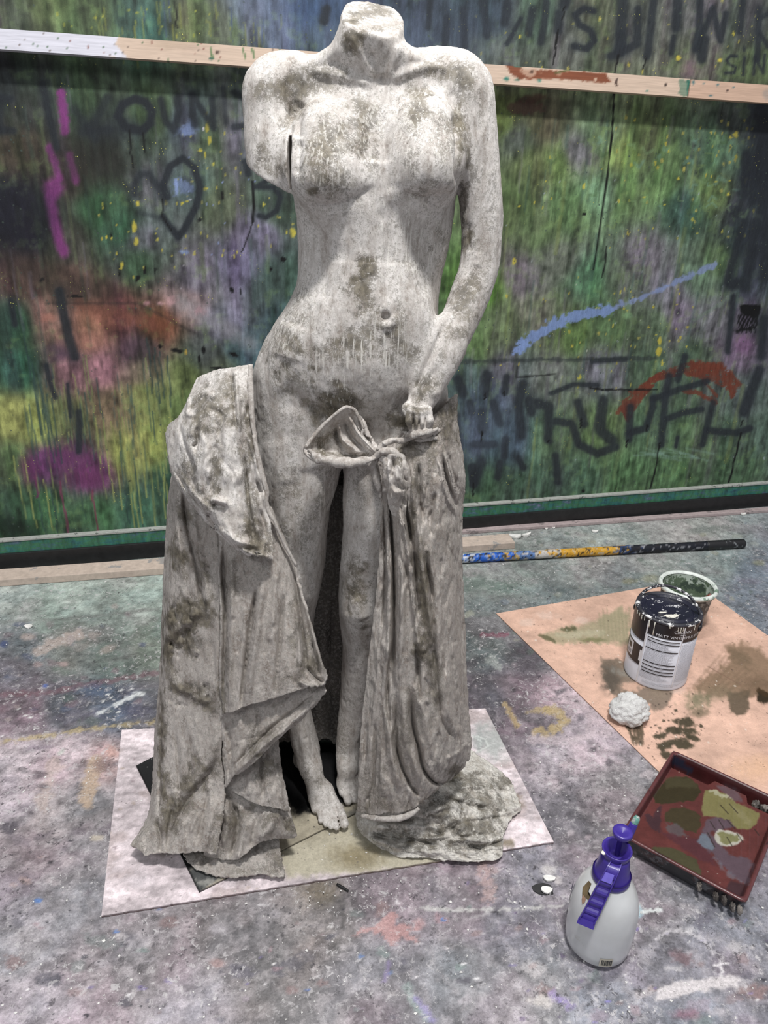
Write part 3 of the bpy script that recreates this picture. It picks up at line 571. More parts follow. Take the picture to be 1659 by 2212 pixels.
def paint_left(p):
    p.C[:] = np.array((200,178,160))/255.; p.blob(380,95,60,14,(160,140,120),.5,.8,.3); p.poly([(-60,40),(258,70),(250,95),(275,125),(-60,110)], (208,208,220), .97, 2)
    p.blob(430,105,50,14,(172,150,135),.4,.9)
    q = np.random.default_rng(3)
    for k in range(60): p.blob(q.uniform(0, 640), q.uniform(70, 135), q.uniform(.8, 2), q.uniform(1, 3), [(95,80,70),(60,95,60),(120,70,60)][q.integers(3)], .8)
    for x in (525,545,605,455): p.stroke([(x,105),(x+4,125)], 2, (75,110,65), .8, .4, .5)
    p.blob(470,113,5,3,(60,40,35),.9); p.blob(455,127,5,3,(40,90,75),.9)
    for x in (1095,1117): p.blob(x, 172, 6, 3, (40,95,80), .8)
    T_ = (118,62,38)
    p.poly([(1092,138),(1118,138),(1130,152),(1160,150),(1310,158),(1322,180),(1290,178),(1200,170),(1150,172),(1120,170),(1100,158)], T_, .93, 3); p.blob(1145,156,20,9,(190,160,140),.8,.3,.8); p.blob(1208,160,6,5,(190,160,140),.6)
    for a in ((1118,143,8,3),(1180,145,6,3),(1095,170,6,3),(1165,174,5,3),(1398,196,4,2),(1235,148,6,2)): p.blob(*a, (42,118,105), .85)
    p.stroke([(1330,176),(1332,184)], 2.5, (50,30,25), .9); p.blob(1148,155,5,2.5,(60,40,30),.9); p.blob(1286,172,3,3,(210,190,170),.9); p.blob(1333,172,3,2.5,(60,45,40),.9); p.blob(1438,183,3,3,(50,40,35),.9)
    p.poly([(1468,172),(1490,174),(1492,208),(1470,205)], (60,105,85), .55, 8)
    p.poly([(1484,172),(1492,174),(1492,210),(1484,208)], (40,100,85), .9, 1); p.stroke([(1200,158),(1230,150)], 2.5, (75,95,50), .6)
def paint_right(p):
    p.C[:] = np.array((196,166,146))/255.; p.blob(1571,196,3,3,(60,42,38),.95); p.blob(1658,205,10,14,(140,135,132),.5)
    for a in ((1520,182,4,2),(1550,184,4,2),(1585,188,3,2),(1535,207,4,2),(1498,178,3,5)): p.blob(*a, (45,100,110), .85)
_u = lambda x, y, off: float((atWall(x, y, off)-_wa)@WU); _z = lambda x, y, off: float(atWall(x, y, off)[2])
us_ = _u(1489, 190, 0)
zt = lambda u_: 1.6245+(1.609-1.6245)*(u_-.28)/2.41; zb = lambda u_: 1.577+(1.556-1.577)*(u_-.28)/2.41
o = build_plank(-.4, us_-.002, zt(-.4), zt(us_), zb(-.4), zb(us_), 0.0, .05, paint_left); o['label'] = 'longer plank, white painted end and brown brush marks'
o = build_plank(us_+.002, 3.6, zt(us_)-.001, zt(3.6)-.001, zb(us_)-.001, zb(3.6)-.001, .001, .05, paint_right); o['label'] = 'shorter plank with knots'

# ---- timber on the floor at the foot of the canvas
WOOD_P = speckled('worn_pine', (.5,.41,.35), (.3,.28,.27), .7, 40, .6)
tp0, tp1 = atZ(-60, 1234, .026), atZ(1098, 1153, .026)
dv = (tp1-tp0); L_ = np.linalg.norm(dv); dv /= L_; nn = np.array([dv[1], -dv[0], 0])
o = boxframe('timber_plank', tp0*np.array([1,1,0])+np.array([0,0,.001]), dv*L_, nn*.078, (0, 0, .026), WOOD_P, None, .002)
tag(o, 'long pale timber plank lying on the floor beneath the canvas, left part', 'plank')
tl0, tl1 = atZ(985, 1150, .012), atZ(1720, 1098, .012)
dv = (tl1-tl0); L_ = np.linalg.norm(dv); dv /= L_; nn = np.array([dv[1], -dv[0], 0])
LATH = speckled('pink_grey_lath', (.38,.31,.31), (.2,.17,.17), .7, 50, .58)
o = boxframe('wooden_lath', tl0*np.array([1,1,0])+np.array([0,0,.001]), dv*L_, -nn*.03, (0, 0, .012), LATH, None, .0015)
tag(o, 'thin pinkish lath lying along the floor below the canvas, right part', 'lath')
# ================================================================ OBJECTS ON THE FLOOR
# ---- white board under the statue
BZ = 0.006
bp = [atZ(219, 1978, BZ)[:2], atZ(1196, 1818, BZ)[:2], atZ(1048, 1530, BZ)[:2], atZ(263, 1577, BZ)[:2]]
nx, ny = 210, 130
s_, t_ = np.meshgrid(np.linspace(0, 1, nx), np.linspace(0, 1, ny), indexing='ij'); s_ = s_.ravel()[:, None]; t_ = t_.ravel()[:, None]
bp = [np.array(b) for b in bp]
XY = (bp[0]*(1-s_)+bp[1]*s_)*(1-t_)+(bp[3]*(1-s_)+bp[2]*s_)*t_
Pb = np.concatenate([XY, np.full((len(XY), 1), BZ)], 1)
ed = np.minimum(t_, 1-t_)[:, 0] < 1e-6
Pb[ed, 1] += (fbm2(Pb[ed, 0]*90, Pb[ed, 0]*0, 4, 3)-.5)*.0025
p = Paint(Pb); p.C[:] = np.array((208, 196, 200))/255.
f = fbm2(Pb[:, 0]*14, Pb[:, 1]*26, 5, 5); g = fbm2(Pb[:, 0]*60, Pb[:, 1]*110, 15, 4); p.C *= (1+.45*(f-.5)+.5*(g-.5))[:, None]; mk = sst(.56, .66, fbm2(Pb[:, 0]*11+3, Pb[:, 1]*16, 25, 5))*.45; p.C = p.C*(1-mk[:, None])+np.array((.62,.56,.55))*mk[:, None]
q = np.random.default_rng(8)
for k in range(260): p.blob(q.uniform(230, 1190), q.uniform(1560, 1960), q.uniform(1.5, 6), q.uniform(1.2, 4), [(150,135,140),(175,160,165),(120,108,112),(165,150,140)][q.integers(4)], q.uniform(.4, .8), .4, .8)
p.poly([(600,1750),(760,1740),(900,1780),(1010,1862),(860,1880),(620,1895),(590,1830)], (182,176,155), .9, 8, 10)
p.blob(770,1850,60,26,(120,108,80),.65,.9,.5); p.blob(660,1790,60,30,(150,142,125),.6,.9,.4); p.blob(640,1755,70,26,(90,84,76),.5,1,.4)
p.blob(1065,1600,50,45,(165,170,168),.8,.8,.6); p.blob(1115,1735,16,16,(120,108,95),.8,.5,.9); p.blob(1100,1820,14,12,(110,100,80),.75,.6,1); p.blob(1035,1600,16,24,(140,145,145),.5,.7)
p.stroke([(1030,1590),(1050,1598),(1055,1612),(1030,1625)], 1.6, (205,208,205), .8); p.stroke([(1018,1588),(1038,1600),(1038,1615)], 1.5, (200,205,202), .7)
p.blob(350,1840,30,14,(165,150,145),.5,.9); p.blob(300,1900,30,16,(222,212,218),.6,.9)
nB = len(Pb); idx = np.arange(nB).reshape(nx, ny); Pl = Pb.copy(); Pl[:, 2] = .0006
Q = [gridquads(nx, ny)]
for e in (idx[:, 0], idx[-1, :], idx[::-1, -1], idx[0, ::-1]): Q.append(np.stack([e[:-1], e[:-1]+nB, e[1:]+nB, e[1:]], -1))
cb = np.tile(p.lincol(.98), (2, 1)); cb[nB:] = lin(np.array((70, 42, 38))/255.)
BOARD_M = painted('stained_white_board', .45, (110, 360), .22, .12, False, (150, (.85, .83, .82), (.12, .1, .1)), .4)
o = npmesh('board', np.concatenate([Pb, Pl]), np.concatenate(Q), BOARD_M, None, False, {'Col': cb})
tag(o, 'thin stained white board on the floor under the statue', 'board')

# ---- hardboard sheet on the right
HZ = 0.0035
A = atZ(1072, 1325, HZ); Bc = atZ(1490, 1252, HZ); D = atZ(1425, 1668, HZ)
e1 = Bc-A; e2 = (D-A)/np.linalg.norm(D-A)*.93; C4 = Bc+e2*1.02+e1*.62; Bx = Bc
pl = [A, Bx, Bx+e1*0]
# right edge direction from the picture
Er = atZ(1659, 1373, HZ)-Bc; Er /= np.linalg.norm(Er)
c0, c1, c2, c3 = A, Bc, Bc+Er*1.05, A+e2
nx, ny = 230, 190
s_, t_ = np.meshgrid(np.linspace(0, 1, nx), np.linspace(0, 1, ny), indexing='ij'); s_ = s_.ravel()[:, None]; t_ = t_.ravel()[:, None]
Pb = (c0*(1-s_)+c1*s_)*(1-t_)+(c3*(1-s_)+c2*s_)*t_
p = Paint(Pb); p.C[:] = np.array((206, 170, 152))/255.
f = fbm2(Pb[:, 0]*9, Pb[:, 1]*9, 5, 5); g = fbm2(Pb[:, 0]*30, Pb[:, 1]*50, 6, 4); p.C *= (1+.28*(f-.5)+.16*(g-.5))[:, None]
G1, G2, GB = (150,142,112), (105,90,72), (70,62,52)
p.poly([(1165,1372),(1200,1362),(1250,1352),(1290,1345),(1300,1330),(1325,1318),(1345,1308),(1355,1330),(1365,1395),(1330,1390),(1270,1388),(1210,1390),(1180,1382)], (150,145,118), .75, 9, 6)
p.blob(1230,1360,18,6,(80,80,55),.8,.4,1,-5); p.stroke([(1165,1372),(1195,1384)], 4, (85,82,58), .7, .5, 1); p.blob(1280,1382,28,5,(105,105,70),.6,.5,1); p.stroke([(1205,1372),(1300,1366)], 7, (178,172,148), .6, .6, 1)
for k in range(9): p.stroke([(1295+k*8,1325-k%3*6),(1300+k*8,1385)], 2.5, (135,132,105), .35, .6, .8)
p.poly([(1298,1420),(1340,1425),(1365,1450),(1450,1480),(1452,1500),(1440,1525),(1420,1538),(1400,1520),(1330,1510),(1318,1495),(1300,1460)], (112,100,88), .85, 8, 5)
p.blob(1320,1465,24,30,(72,66,60),.7,.7,.7); p.blob(1345,1455,26,10,(140,138,132),.6,.6,1.2,20); p.blob(1365,1483,25,12,(205,168,148),.85,.5,.8); p.blob(1425,1495,26,20,(130,116,100),.6,.8); p.blob(1462,1485,16,14,(200,180,168),.6,.7)
for k in range(8): p.stroke([(1352+k*5,1560),(1366+k*3,1595+(k*13)%26)], 3, (75,66,52), .7, .5, 1)
p.poly([(1560,1398),(1600,1388),(1640,1400),(1680,1440),(1690,1520),(1640,1500),(1620,1510),(1560,1505),(1520,1500),(1490,1490),(1540,1450),(1580,1430)], (128,106,86), .85, 10, 8)
p.poly([(1572,1495),(1620,1490),(1618,1530),(1604,1545),(1578,1540)], (92,80,66), .9, 5, 3); p.blob(1540,1500,55,18,(120,108,88),.6,.8,.8,-10); p.blob(1600,1420,30,14,(108,92,74),.7,.8,.8,35); p.blob(1640,1480,40,22,(100,80,64),.6,.9)
for k in range(14): p.stroke([(1500+k*9,1480+k%4*8),(1560+k*8,1410+k*5)], 3, (112,94,76), .3, .7, 1)
p.blob(1505,1515,30,16,(110,108,85),.7,.8,1); p.blob(1510,1540,20,10,(80,76,58),.6,.7,1)
for a in ((1481,1560,24,12),(1452,1577,13,9),(1485,1580,22,10),(1425,1590,15,8),(1472,1607,26,12),(1435,1612,16,11),(1440,1630,12,9),(1500,1595,12,6),(1425,1572,4,3),(1433,1558,4,3),(1515,1568,5,4),(1460,1535,4,3)): p.blob(a[0],a[1],a[2],a[3],(62,56,42),.92,.3,.8,8)
q = np.random.default_rng(9)
for k in range(60):
    x = q.normal(1440, 60); y = q.normal(1560, 40); p.blob(x, y, q.uniform(.8, 3), q.uniform(.7, 2), (60,50,42), .85, .3, .6)
for k in range(160):
    a = q.random(); b = q.random(); x = 1100+a*559; y = 1290+b*400; p.blob(x, y, q.uniform(.8, 2.6), q.uniform(.6, 1.8), [(70,58,52),(225,215,205),(120,98,88)][q.integers(3)], .8, .3, .6)
p.blob(1180,1330,22,9,(215,190,178),.5,.7,1); p.blob(1255,1340,14,8,(222,200,188),.5,.7,1); p.blob(1140,1345,16,8,(212,190,178),.5,.7,1)
p.blob(1650,1505,16,14,(45,36,24),.97,.3,.6); p.stroke([(1640,1490),(1659,1500)],5,(60,45,28),.9,.4,1)
p.blob(1650,1660,80,30,(212,172,140),.6,.9); p.stroke([(1530,1440),(1600,1480)], 1, (120,95,80), .7)
nB = len(Pb); idx = np.arange(nB).reshape(nx, ny); Pl = Pb.copy(); Pl[:, 2] = .0005
Q = [gridquads(nx, ny)[:, ::-1]]
for e in (idx[:, 0], idx[-1, :], idx[::-1, -1], idx[0, ::-1]): Q.append(np.stack([e[:-1], e[1:], e[1:]+nB, e[:-1]+nB], -1))
cb = np.tile(p.lincol(1.0), (2, 1)); cb[nB:] *= .35
HB = painted('hardboard', .5, (80, 320), .12, .1, False, (170, (.75, .7, .66), (.12, .08, .06)), .35)
o = npmesh('hardboard_sheet', np.concatenate([Pb, Pl]), np.concatenate(Q), HB, None, False, {'Col': cb})
tag(o, 'tan hardboard sheet with brown brush smears under the paint can', 'board')

# ---- paint can
cx, cy = .806, 1.776; R_, H_ = .0885, .222; z0 = HZ+.0005
can = thing('paint_can', (cx, cy, z0), 'black and white metal paint can with closed lid, on the tan sheet', 'paint can')
CANW = simple('can_white', (.60,.60,.66), .35, .06, 30, .03); CANB = simple('can_black', (.012,.011,.014), .3, .3, 60, .03, Specular_IOR_Level=.5)
TIN = speckled('can_rim', (.03,.03,.04), (.75,.75,.76), .4, 90, .56); LIDM = speckled('can_lid_paint', (.014,.015,.03), (.6,.6,.63), .3, 160, .60)
lathe('can_body', [(0,z0),(R_-.002,z0),(R_,z0+.004),(R_-.001,z0+.008),(R_-.001,H_-.012),(R_-.006,H_-.012),(0,H_-.012)], CANW, can, (cx, cy, 0), 64)
lathe('rim', [(R_-.014,H_-.004),(R_-.010,H_+.002),(R_-.003,H_+.004),(R_+.0015,H_+.001),(R_+.0015,H_-.004),(R_-.002,H_-.007)], TIN, can, (cx, cy, 0), 64)
lathe('lid', [(0,H_-.004),(R_-.034,H_-.004),(R_-.030,H_-.0005),(R_-.027,H_-.0005),(R_-.024,H_-.005),(R_-.018,H_-.006),(R_-.014,H_+.001),(R_-.011,H_+.0005)], LIDM, can, (cx, cy, 0), 64)
vd = np.array([-cx, -cy]); vd /= np.linalg.norm(vd); rt = np.array([-vd[1], vd[0]])    # rt: toward image right
if rt[0] < 0: rt = -rt
def onc(phi, z, r): return np.array([cx, cy, 0])+np.append((vd*math.cos(phi)+rt*math.sin(phi))*r, z)
def cpatch(name, p0, p1, f0, f1, mat, par, r=None, zt=None):
    r = r or R_+.0004; n = max(2, int(abs(p1-p0)/4)+2); V = []; 
    for k in range(n):
        ph = math.radians(p0+(p1-p0)*k/(n-1))
        for f in (f1, f0): V.append(onc(ph, z0+(H_-z0)*(1-f), r))
    return npmesh(name, V, gridquads(n, 2), mat, par, True)
lab = cpatch('label_band', -29, 100, .03, .215, CANB, can); lab['label'] = 'black top band of the label'
cpatch('label_band', -180, -29, .03, .36, CANB, can); cpatch('label_band', -180, -29, .44, .72, CANB, can)
cpatch('label_band', 35, 100, .215, .25, CANB, can)
WH = simple('label_white', (.70,.70,.74), .4, .04); GR = simple('print_grey', (.34,.34,.38), .5, .1)
cpatch('label_seam', -30, -27, .03, .96, WH, can, R_+.0007); sp = cpatch('seam_drip', 34, 36, .03, .93, WH, can, R_+.0007)
for f in (.245, .29, .40, .60, .655, .71, .755):
    cpatch('print_bar', -25, 32, f, f+.014, CANB, can, R_+.0009)
def smalltext(p0, p1, f0, f1, n, seed):
    r = np.random.default_rng(seed); V = []; Fq = []
    for k in range(n):
        f = f0+(f1-f0)*k/max(1, n-1); x = p0; end = p1-r.uniform(0, (p1-p0)*.35)
        while x < end:
            w = r.uniform(1, 3.4); b = len(V)
            for ph in (x, min(x+w, end)):
                for ff in (f+.0048, f): V.append(onc(math.radians(ph), z0+(H_-z0)*(1-ff), R_+.0008))
            Fq.append([b, b+2, b+3, b+1]); x += w+.7
    o = npmesh('small_print', V, Fq, GR, can, False); o['kind'] = 'stuff'; return o
for a in ((-25,31,.265,.28,2),(-25,31,.315,.39,8),(-25,31,.425,.59,15),(-25,31,.625,.645,2),(-25,31,.68,.70,2),(-25,31,.73,.745,2),(-26,28,.78,.86,7),(37,88,.28,.86,42),(-20,60,.90,.93,3)): smalltext(*a[:4], a[4], int(a[2]*1000))
def curvetext(name, txt, size, phc, f, mat, par):
    cu = bpy.data.curves.new(name, 'FONT'); cu.body = txt; cu.size = size; cu.align_x = 'CENTER'; cu.extrude = 0.0; cu.resolution_u = 3
    to = bpy.data.objects.new(name, cu); COL.objects.link(to); bpy.context.view_layer.update()
    dg = bpy.context.evaluated_depsgraph_get(); me = bpy.data.meshes.new_from_object(to.evaluated_get(dg)); bpy.data.objects.remove(to)
    for v in me.vertices: v.co = Vector(onc(math.radians(phc)+v.co.x/R_, z0+(H_-z0)*(1-f)+v.co.y, R_+.0012))
    me.materials.clear(); me.materials.append(mat); me.name = name
    return link(bpy.data.objects.new(name, me), par)
curvetext('lettering', 'CROWN', .0125, 33, .115, WH, can); curvetext('lettering', 'TRADE', .006, 33, .145, WH, can)
curvetext('lettering', 'MATT VINYL EMULSION', .0125, 32, .197, WH, can)
cpatch('picture_label', -72, -52, .43+.03, .67, WH, can, R_+.0009); cpatch('picture_print', -67, -57, .50, .57, CANB, can, R_+.0012); cpatch('picture_print', -69, -55, .60, .65, GR, can, R_+.0012)
cpatch('emblem', -34, -30, .50, .66, WH, can, R_+.0009)
DRIPM = simple('dried_white_paint', (.72,.70,.62), .4, .1)
for ph, f1_, w_ in ((-27,.12,2.2),(-17,.20,1.6),(22,.08,1.2),(27,.11,1.3),(31,.07,1.1),(-38,.07,1.2),(-45,.08,1.4),(-52,.06,1.3),(-60,.07,1.5),(8,.045,1.6),(55,.09,1.2)):
    a0 = onc(math.radians(ph), H_-.004, R_+.0015); a1 = onc(math.radians(ph+.5), z0+(H_-z0)*(1-f1_), R_+.0012)
    tube('paint_drip', [a0, (a0+a1)/2, a1], [.0008*w_, .0007*w_, .0011*w_], DRIPM, can, 6, sub=2)
# spilled white on the lid
def lump(name, c, r, mat, par=None, seed=0, amp=.35, sc=1.0, n=24, flat=None):
    th = np.linspace(0, math.pi, n); ph = np.linspace(0, 2*math.pi, n*2, endpoint=False)
    T, Ph = np.meshgrid(ph, th, indexing='ij')
    d = np.stack([np.sin(Ph)*np.cos(T), np.sin(Ph)*np.sin(T), np.cos(Ph)], -1).reshape(-1, 3)
    f = 1+amp*2*(fbm3(d*1.7*sc+seed*3.1+5, seed, 5)-.5)
    V = np.array(c)+d*np.array(r)*f[:, None]
    if flat is not None: V[:, 2] = np.maximum(V[:, 2], flat)
    return npmesh(name, V, gridquads(n*2, n, True)[:, ::-1], mat, par, True)
lump('paint_blob', onc(.25, H_-.0035, .035), (.017,.007,.0022), DRIPM, can, 3, .6, 2.0)
lump('paint_blob', onc(.75, H_-.0035, .032), (.007,.006,.002), DRIPM, can, 4, .6, 2.0); lump('paint_blob', onc(-.5, H_-.0035, .028), (.012,.003,.0015), DRIPM, can, 5, .6, 2.0)
hp = []
for k in range(13):
    a = math.pi*k/12; c = onc(-1.75, 0, R_+.003)*(1+math.cos(a))/2+onc(1.39, 0, R_+.003)*(1-math.cos(a))/2
    hp.append([c[0]-vd[0]*.0*math.sin(a)+(-vd[0])*.035*math.sin(a), c[1]+(-vd[1])*.035*math.sin(a), H_-.028+.078*math.sin(a)])
tube('handle', hp, .0022, TIN, can, 8, squash=1.9, sub=3)
for s in (-1.75, 1.39): lathe('handle_ear', [(0,-.002),(.011,-.002),(.011,.003),(.005,.006),(0,.006)], CANB, can, onc(s, H_-.028, R_), 20, axis=np.append(vd*math.cos(s)+rt*math.sin(s), 0))

# ---- bucket
bx, by = .965, 2.03; BH = .155
buck = thing('bucket', (bx, by, z0), 'open round plastic bucket crusted with green paint, behind the paint can', 'bucket')
BUCO = speckled('bucket_outside', (.06,.06,.058), (.16,.17,.15), .6, 45, .52, (.3,.3,.28)); BUCI = speckled('bucket_inside', (.10,.14,.09), (.42,.48,.42), .6, 28, .52, (.04,.06,.045))
RIMM = speckled('bucket_rim_paint', (.62,.66,.63), (.18,.26,.2), .5, 55, .55)
lathe('bucket_body', [(0,z0),(.062,z0),(.066,z0+.005),(.079,BH-.01)], BUCO, buck, (bx, by, 0), 56)
lathe('bucket_lining', [(.077,BH-.006),(.064,z0+.010),(.060,z0+.006),(0,z0+.006)], BUCI, buck, (bx, by, 0), 56)
lathe('rim', [(.076,BH-.004),(.080,BH+.003),(.086,BH+.003),(.090,BH-.004),(.088,BH-.011),(.080,BH-.014)], RIMM, buck, (bx, by, 0), 56)
brush = thing('paint_brush', (bx+.02, by-.02, BH-.05), 'small brush with dark red handle standing inside the bucket', 'brush')
tube('handle', [(bx+.005,by-.03,.02),(bx+.035,by-.035,BH-.045),(bx+.062,by-.035,BH-.014)], [.004,.006,.0065], simple('red_brown_handle', (.16,.04,.03), .35), brush, 10)
tube('bristles', [(bx+.000,by-.029,.0115),(bx+.008,by-.031,.035)], [.009,.010], simple('stiff_bristles', (.1,.09,.07), .8), brush, 10)

# ---- plaster lump
PL = NT('white_plaster'); f = PL.noise(70, 8, .7); g = PL.noise(240, 5, .7)
PL = PL.out(PL.ramp(f, [(.3, (.72,.71,.70)), (.6, (.9,.89,.88))]), .8, PL.bump(PL.math('ADD', f, g), .9, .006))
lc = atZ(1360, 1532, .035)
o = lump('plaster_lump', (lc[0], lc[1], z0+.030), (.051,.044,.038), PL, None, 8, .38, 1.4, 44, z0)
tag(o, 'rough white lump of plaster on the tan sheet in front of the paint can', 'plaster lump')
# ---- paint tray
TZ = .05
T00 = atZ(1342, 1802, TZ); T10 = atZ(1455, 1622, TZ); T01 = atZ(1587, 1987, TZ)
E1 = T10-T00; E2 = T01-T00; L1, L2 = np.linalg.norm(E1), np.linalg.norm(E2); E1 /= L1; E2 = E2/L2; E2 = E2-E1*(E1@E2); E2 /= np.linalg.norm(E2)
tray = thing('paint_tray', tuple((T00+E1*L1/2+E2*L2/2)*np.array([1,1,0])), 'dark red paint tray smeared with olive and pale green paint beside the spray bottle', 'paint tray')
def tp(s, t, z): return np.array([0, 0, z])+(T00+E1*s+E2*t)*np.array([1, 1, 0])
ns, nt = 190, 150
S, T = np.meshgrid(np.linspace(0, L1, ns), np.linspace(0, L2, nt), indexing='ij'); S, T = S.ravel(), T.ravel()
dd = np.minimum.reduce([S, T, L1-S, L2-T])
k = S/L1; tt = T/L2
step = .875+.075*sst(.38, .43, tt)*(1-sst(.70, .75, tt))
deep = sst(step-.012, step+.008, k)
Zf = .041-.006*k*0-.004*sst(.0, .4, k)-.03*deep
ridges = (.0011*np.exp(-(((T+S*.25)*60) % 1-.5)**2/.01))*sst(.3, .36, k)*(1-sst(.8, .85, k))*sst(.45, .5, tt)
Zf = Zf-ridges*0+ridges
wl = sst(.013, .006, dd)*(1-sst(.0, .006, S)*0)
inner = sst(.006, .014, dd)
Z = TZ*(1-inner)+Zf*inner
Z = Z+.0015*np.exp(-((dd-.004)/.003)**2)
V = (T00[None]+E1[None]*S[:, None]+E2[None]*T[:, None]); V[:, 2] = Z
p = Paint(V); RD = (114,60,58)
p.C[:] = np.array(RD)/255.; p.C[dd < .006] = np.array((108,60,60))/255.
edge = ((dd > .006) & (dd < .013)) | (deep > .4); p.C[edge] = np.array((82,38,40))/255.
fz = fbm2(S*45, T*45, 3, 5); p.C *= (1+.3*(fz-.5))[:, None]
zz_ = lambda x, y: (1330+x/5.043, 1600+y/5.043)
def zp(l): return [zz_(*a) for a in l]
OL, PG = (64,58,36), (146,140,92)
p.poly(zp([(610,240),(640,150),(760,250),(870,360),(840,380),(700,310),(620,270)]), (52,58,80), .9, 4)
p.poly(zp([(410,600),(500,470),(620,400),(760,390),(900,480),(925,560),(860,650),(640,680),(430,690)]), OL, .95, 4, 2)
p.poly(zp([(540,420),(700,380),(880,470),(900,520),(700,500),(560,520)]), (92,86,62), .6, 6, 4)
p.poly(zp([(530,800),(620,730),(800,730),(920,820),(930,920),(880,1010),(760,980),(640,900),(540,880)]), (74,66,44), .95, 4, 2)
p.poly(zp([(540,890),(700,920),(790,1040),(640,1060),(560,970)]), (105,100,104), .8, 6, 3)
p.poly(zp([(310,780),(400,830),(480,700),(500,870),(480,1000),(400,950),(330,870)]), (75,52,60), .85, 5, 3)
p.poly(zp([(500,1000),(700,1040),(900,1060),(1050,1250),(1100,1380),(900,1290),(650,1120)]), (98,55,62), .9, 6, 4)
p.poly(zp([(980,870),(1100,820),(1250,840),(1300,940),(1100,1000),(1040,1000),(1180,1180),(1300,1260),(1450,1280),(1500,1340),(1440,1560),(1340,1540),(1200,1400),(1080,1260),(960,1180),(890,1090),(930,1010)]), (108,92,104), .9, 6, 4)
p.poly(zp([(935,1000),(990,1010),(1080,1170),(1060,1210),(960,1160),(900,1100)]), (125,136,150), .9, 4, 2); p.poly(zp([(1080,480),(1200,490),(1350,560),(1380,660),(1200,640)]), (118,100,108), .8, 6, 4)
p.poly(zp([(1060,1260),(1200,1400),(1400,1540),(1430,1570),(1240,1500),(1100,1330)]), (132,132,145), .6, 6, 3)
p.poly(zp([(980,540),(1060,530),(1180,560),(1300,680),(1400,710),(1570,800),(1540,900),(1440,970),(1330,960),(1240,870),(1100,830),(950,830),(930,740),(960,640)]), PG, .97, 4, 2)
p.poly(zp([(1000,530),(1060,525),(1230,600),(1250,640),(1100,590)]), (205,202,175), .8, 8, 2); p.poly(zp([(1250,700),(1400,780),(1500,880),(1450,930),(1330,820)]), (160,152,112), .7, 6, 3)
p.poly(zp([(1080,1010),(1120,970),(1230,970),(1380,1030),(1400,1080),(1330,1130),(1200,1155),(1110,1120),(1075,1060)]), (214,212,198), .95, 3, 2); p.poly(zp([(1110,1010),(1180,985),(1330,1040),(1350,1080),(1210,1130),(1140,1100)]), (140,138,92), .9, 5, 2)
p.poly(zp([(280,1250),(420,1150),(640,1170),(880,1290),(920,1400),(940,1500),(780,1520),(560,1470),(400,1390)]), (86,84,58), .95, 4, 2)
for k in range(12): p.stroke(zp([(360+k*20,1270+k*12),(640+k*18,1330+k*14)]), 1.3, (112,106,78), .5, .6, 1)
p.poly(zp([(650,1500),(800,1540),(930,1610),(910,1660),(760,1590)]), (80,42,44), .9, 3); p.poly(zp([(1010,1530),(1110,1590),(1110,1620),(1030,1580)]), (82,44,44), .9, 2)
p.poly(zp([(1260,1520),(1410,1570),(1370,1770),(1280,1890),(1130,1780),(1180,1650)]), (76,50,56), .92, 4, 3)
for a in ((1240,690,1330,790),(1140,700,1230,800),(1030,880,1080,960),(1120,860,1180,960),(1210,860,1300,960),(1000,1000,1080,1160),(1210,1050,1270,1150),(1320,1010,1390,1110),(1510,960,1560,1030)):
    p.stroke(zp([a[:2], a[2:]]), 1.0, (50,42,36), .8, .4)
for a in ((1000,1430),(1105,1450),(1138,1550),(1015,1645),(770,1060),(690,345),(460,770),(225,1170),(1230,345),(720,710)): p.blob(*zz_(*a), 1.3, 1, (225,215,205), .9, .3)
TRAY_M = painted('tray_plastic', .32, (60, 260), .12, .12, False, None, .5)
npmesh('tray_basin', V, gridquads(ns, nt), TRAY_M, tray, True, {'Col': p.lincol(.56)})
TRD = speckled('tray_side', (.012,.013,.016), (.05,.03,.03), .5, 40, .55, (.12,.12,.13)); TRR = speckled('tray_rim_plastic', (.10,.032,.034), (.045,.018,.02), .3, 30, .6)
def trayring(name, segs, mat):
    # rounded outward-flaring skirt: list of (inset, z)
    V = []; loops = len(segs)
    for ins, z in segs:
        c = [(ins, ins), (L1-ins, ins), (L1-ins, L2-ins), (ins, L2-ins)]; r = .012
        for q_, (cs, ct) in enumerate(c):
            for a in range(6):
                an = math.pi*(1+.5*q_)+math.pi/2*a/5
                cs0 = cs+(r if q_ in (0, 3) else -r); ct0 = ct+(r if q_ in (0, 1) else -r)
                V.append(tp(cs0+r*math.cos(an), ct0+r*math.sin(an), z))
    n = 24; V = np.array(V).reshape(loops, n, 3).transpose(1, 0, 2).reshape(-1, 3)
    return npmesh(name, V, gridquads(n, loops, True), mat, tray, True)
trayring('tray_rim', [(.006,.0490),(.004,.0515),(.000,.0520),(-.002,.0500),(-.002,.0465),(.001,.0455)], TRR)
trayring('tray_skirt', [(-.0005,.047),(.004,.03),(.010,.008),(.013,.0042),(.04,.0040)], TRD)
CRUST = speckled('grey_crust', (.2,.18,.165), (.07,.06,.055), .7, 60, .5)
for k, (a, b_) in enumerate(((.86,.0),(.80,-.002),(.93,-.004),(.67,.0),(.98,-.003))):
    lump('dried_paint', tp(-.004, L2*a, .030+b_), (.004,.008,.010), CRUST, tray, 20+k, .6, 2.2, 16)
for k in range(3): lump('dried_paint', tp(L1-.022, L2*(.80+.07*k), .026), (.009,.008,.012), CRUST, tray, 40+k, .6, 2.2, 16)

